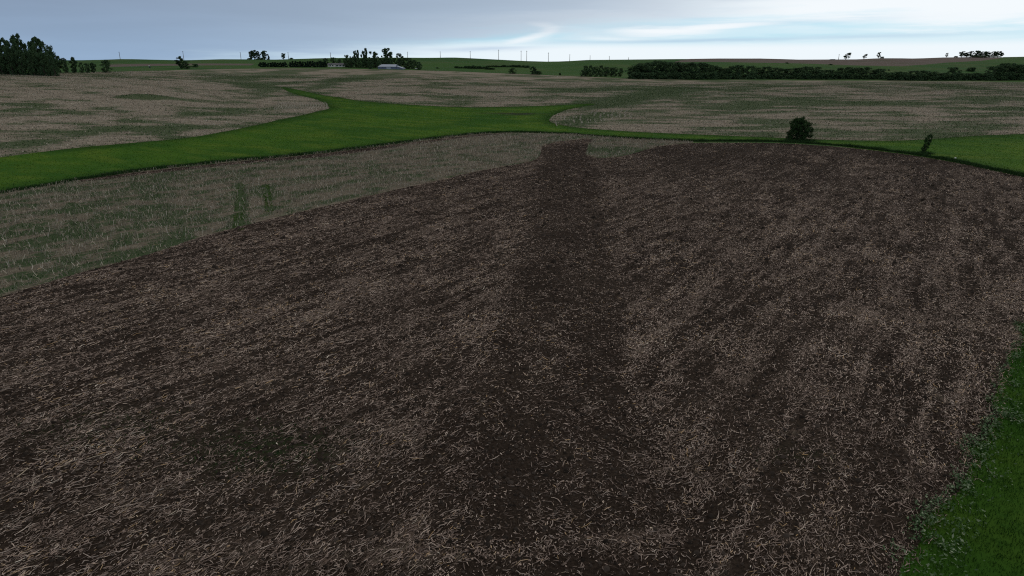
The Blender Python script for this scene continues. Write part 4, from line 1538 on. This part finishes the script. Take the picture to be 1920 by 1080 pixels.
# ------------------------------------------------------------------ farmstead
M['siding'] = mat_plain('white_siding', (0.72, 0.73, 0.74), 0.7, 0, 0.05, 1)
M['shingle'] = mat_plain('grey_shingle', (0.14, 0.14, 0.16), 0.9, 0, 0.2, 2)
M['glass'] = mat_plain('window_glass', (0.03, 0.04, 0.05), 0.15)
M['metal_wall'] = mat_plain('grey_metal_wall', (0.16, 0.19, 0.27), 0.6, 0.0, 0.1, 1)
M['metal_roof'] = mat_plain('grey_metal_roof', (0.36, 0.41, 0.50), 0.5, 0.0, 0.1, 1)
M['trimw'] = mat_plain('white_trim', (0.7, 0.7, 0.68), 0.6)


def window(e, x0, x1, z0, z1, y):
    f = MB()
    t = 0.08
    f.box(x0 - t, x0, y - 0.05, y + 0.03, z0 - t, z1 + t).box(x1, x1 + t, y - 0.05, y + 0.03, z0 - t, z1 + t)
    f.box(x0, x1, y - 0.05, y + 0.03, z1, z1 + t).box(x0, x1, y - 0.05, y + 0.03, z0 - t, z0)
    o = f.build('window', M['trimw'], e)
    MB().box(x0, x1, y - 0.02, y + 0.02, z0, z1).build('pane', M['glass'], o)


xh, yh = (float(v) for v in ground(633, 125.4))
Wd = 34 * yh / FPX
e = empty('farmhouse', (xh, yh, float(Z(xh, yh)) - 0.1), R(4))
e.scale = (1, 1, 0.82)
zb = 0
L2 = Wd / 2
MB().box(-L2, L2, 0, 7, -2.0, 2.0).build('wall', M['siding'], e)
for k in range(7):
    z0 = 0.1 + k * 0.27
    MB().box(-L2 - 0.02, L2 + 0.02, -0.03, 0, z0, z0 + 0.24).build('siding_board', M['siding'], e)
MB().prism([(-L2 - .4, -0.5, 1.95), (-L2 - .4, 3.5, 3.2), (-L2 - .4, 7.5, 1.95), (-L2 - .4, 7.5, 1.8), (-L2 - .4, -0.5, 1.8)], (Wd + .8, 0, 0)).build('roof', M['shingle'], e)
MB().box(1.0, 1.6, 3, 3.6, 2.8, 3.9).build('chimney', M['shingle'], e)
gb = MB().box(-L2 + 1.0, -L2 + 5.0, -2.5, -0.031, -2.0, 2.0).build('front_wing', M['siding'], e)
MB().prism([(-L2 + .7, -2.8, 2.0), (-L2 + 3.0, -2.8, 3.1), (-L2 + 5.3, -2.8, 2.0)], (0, 5.5, 0)).build('wing_roof', M['shingle'], e)
for x0 in (-L2 + 1.6, -L2 + 3.4):
    window(e, x0, x0 + 1.0, 0.7, 1.6, -2.53)
for x0 in (-0.8, 1.4, 3.6):
    window(e, x0, x0 + 1.2, 0.7, 1.6, -0.06)
d_ = MB().box(5.3, 6.2, -0.08, -0.032, -0.1, 1.8).build('door', M['metal_wall'], e)
MB().box(6.05, 6.12, -0.13, -0.08, 0.8, 0.95).build('handle', M['insul'], d_)
tag(e, 'low white farmhouse with grey roof among the dark trees', 'house')

xb, yb = (float(v) for v in ground(729, 129.6))
zb = float(Z(xb, yb))
e = empty('metal_barn', (xb, yb, zb - 0.1), R(-6))
MB().box(-7.6, 5.2, 0, 9, -2, 1.7).build('wall', M['metal_wall'], e)
for k in range(16):
    xx = -7.4 + k * 0.8
    MB().box(xx, xx + 0.06, -0.04, 0, 0.0, 1.6).build('wall_rib', M['metal_wall'], e)
MB().prism([(-7.6, -0.4, 1.62), (-6.2, 4.5, 3.1), (4.4, 4.5, 3.1), (5.4, -0.4, 1.62)], (0, 0, 0.1)).build('front_roof', M['metal_roof'], e)
MB().prism([(-7.6, 9.4, 1.62), (5.4, 9.4, 1.62), (4.4, 4.502, 3.1), (-6.2, 4.502, 3.1)], (0, 0, 0.1)).build('rear_roof', M['metal_roof'], e)
MB().prism([(5.2, 0, -2), (5.2, 0, 1.6), (5.2, 4.5, 2.95), (5.2, 9, 1.6), (5.2, 9, -2)], (0.05, 0, 0)).build('gable', M['metal_wall'], e)
MB().prism([(5.3, 0.2, -2), (5.3, 0.2, 1.9), (9.6, 0.2, 0.55), (9.6, 0.2, -2)], (0, 7, 0)).build('lean_to', M['metal_wall'], e)
MB().prism([(5.26, -0.1, 2.0), (9.9, -0.1, 0.55), (9.9, -0.1, 0.63), (5.26, -0.1, 2.1)], (0, 7.6, 0)).build('lean_to_roof', M['metal_roof'], e)
dr = MB().box(-1.6, 1.4, -0.12, -0.05, -0.2, 1.45).build('sliding_door', M['metal_roof'], e)
MB().box(-1.8, 3.2, -0.17, -0.125, 1.45, 1.53).build('door_rail', M['metal_wall'], dr)
tag(e, 'grey metal barn with pale roof and lean-to below the farmstead trees', 'barn')

xt, yt = (float(v) for v in ground(754, 129.4))
e = empty('grain_tank', (xt, yt, float(Z(xt, yt)) - 0.1))
MB().tube([(0, 0, -1.5), (0, 0, 0), (0, 0, 1.1), (0, 0, 1.5)], [0.8, 0.8, 0.8, 0.2], 14).build('drum', M['siding'], e)
MB().tube([(0, 0, 1.45), (0, 0, 1.62)], [0.22, 0.22], 8).build('lid', M['trimw'], e)
tag(e, 'small white round tank at the right end of the metal barn', 'tank')
xt, yt = (float(v) for v in ground(781, 130.3))
e = empty('white_trailer', (xt, yt, float(Z(xt, yt)) - 0.05), R(10))
MB().box(-0.8, 0.8, -0.5, 0.5, 0.35, 1.0).build('body', M['siding'], e)
for sx_ in (-0.35, 0.35):
    MB().tube([(sx_, -0.6, 0.3), (sx_, 0.6, 0.3)], [0.3, 0.3], 10).build('wheel', M['glass'], e)
MB().box(-1.6, -0.8, -0.05, 0.05, 0.38, 0.46).build('drawbar', M['metal_wall'], e)
tag(e, 'tiny white trailer in the grass right of the barn', 'trailer')


def stone(px, py, r_, label, cat='stone'):
    x_, y_ = ground(px, py)
    mb = MB()
    rr = random.Random(int(px))
    for k, (zz, rr_) in enumerate(((-0.1, .8), (0.25, 1.0), (0.6, .8), (0.85, .35))):
        for j in range(9):
            a = j * 6.283 / 9
            q = r_ * rr_ * rr.uniform(.85, 1.15)
            mb.v.append((math.cos(a) * q * 1.2, math.sin(a) * q, zz * r_ * 1.2))
    for k in range(3):
        for j in range(9):
            mb.f.append((k * 9 + j, k * 9 + (j + 1) % 9, (k + 1) * 9 + (j + 1) % 9, (k + 1) * 9 + j))
    mb.f.append(tuple(27 + j for j in range(9)))
    o = mb.build('pale_stone', M['trimw'])
    o.location = (float(x_), float(y_), float(Z(x_, y_)))
    tag(o, label, cat)


stone(1791, 297, 0.16, 'small white stone in the grass right of the sapling')
stone(1295, 148.6, 0.35, 'white stone at the field edge under the tall belt section')
# bale / post with a pale top far on the left slope
x_, y_ = ground(281, 127)
e = empty('marker_post', (float(x_), float(y_), float(Z(x_, y_))))
MB().tube([(0, 0, -0.2), (0, 0, 0.9)], [0.5, 0.45], 8).build('base', M['glass'], e)
MB().tube([(-0.3, 0, 0.9), (-0.3, 0, 1.5)], [0.3, 0.25], 8).build('cap', M['siding'], e)
tag(e, 'tiny dark post with a white top on the far left slope', 'post')
# ------------------------------------------------------------------ one label per thing: count look-alikes from the left
ONES = ['', 'first', 'second', 'third', 'fourth', 'fifth', 'sixth', 'seventh', 'eighth', 'ninth', 'tenth', 'eleventh', 'twelfth', 'thirteenth',
        'fourteenth', 'fifteenth', 'sixteenth', 'seventeenth', 'eighteenth', 'nineteenth']
TENS = {2: ('twenty', 'twentieth'), 3: ('thirty', 'thirtieth'), 4: ('forty', 'fortieth'), 5: ('fifty', 'fiftieth'), 6: ('sixty', 'sixtieth')}


def ordinal(n):
    if n < 20:
        return ONES[n]
    t, o_ = divmod(n, 10)
    return TENS[t][1] if o_ == 0 else TENS[t][0] + '-' + ONES[o_]


byl = {}
for o in scene.objects:
    if o.parent is None and o.get('label') and o.get('kind') is None:
        byl.setdefault(o['label'], []).append(o)
for lab, os_ in byl.items():
    if len(os_) > 1:
        os_.sort(key=lambda q: q.location.x / max(q.location.y, 1))
        for i, o in enumerate(os_):
            o['label'] = ('leftmost ' if i == 0 else 'rightmost ' if i == len(os_) - 1 else ordinal(i + 1) + ' from left, ') + lab
print('tris', sum(len(o.data.loops) - 2 * len(o.data.polygons) for o in scene.objects if o.type == 'MESH'), 'trees', TREE_N)
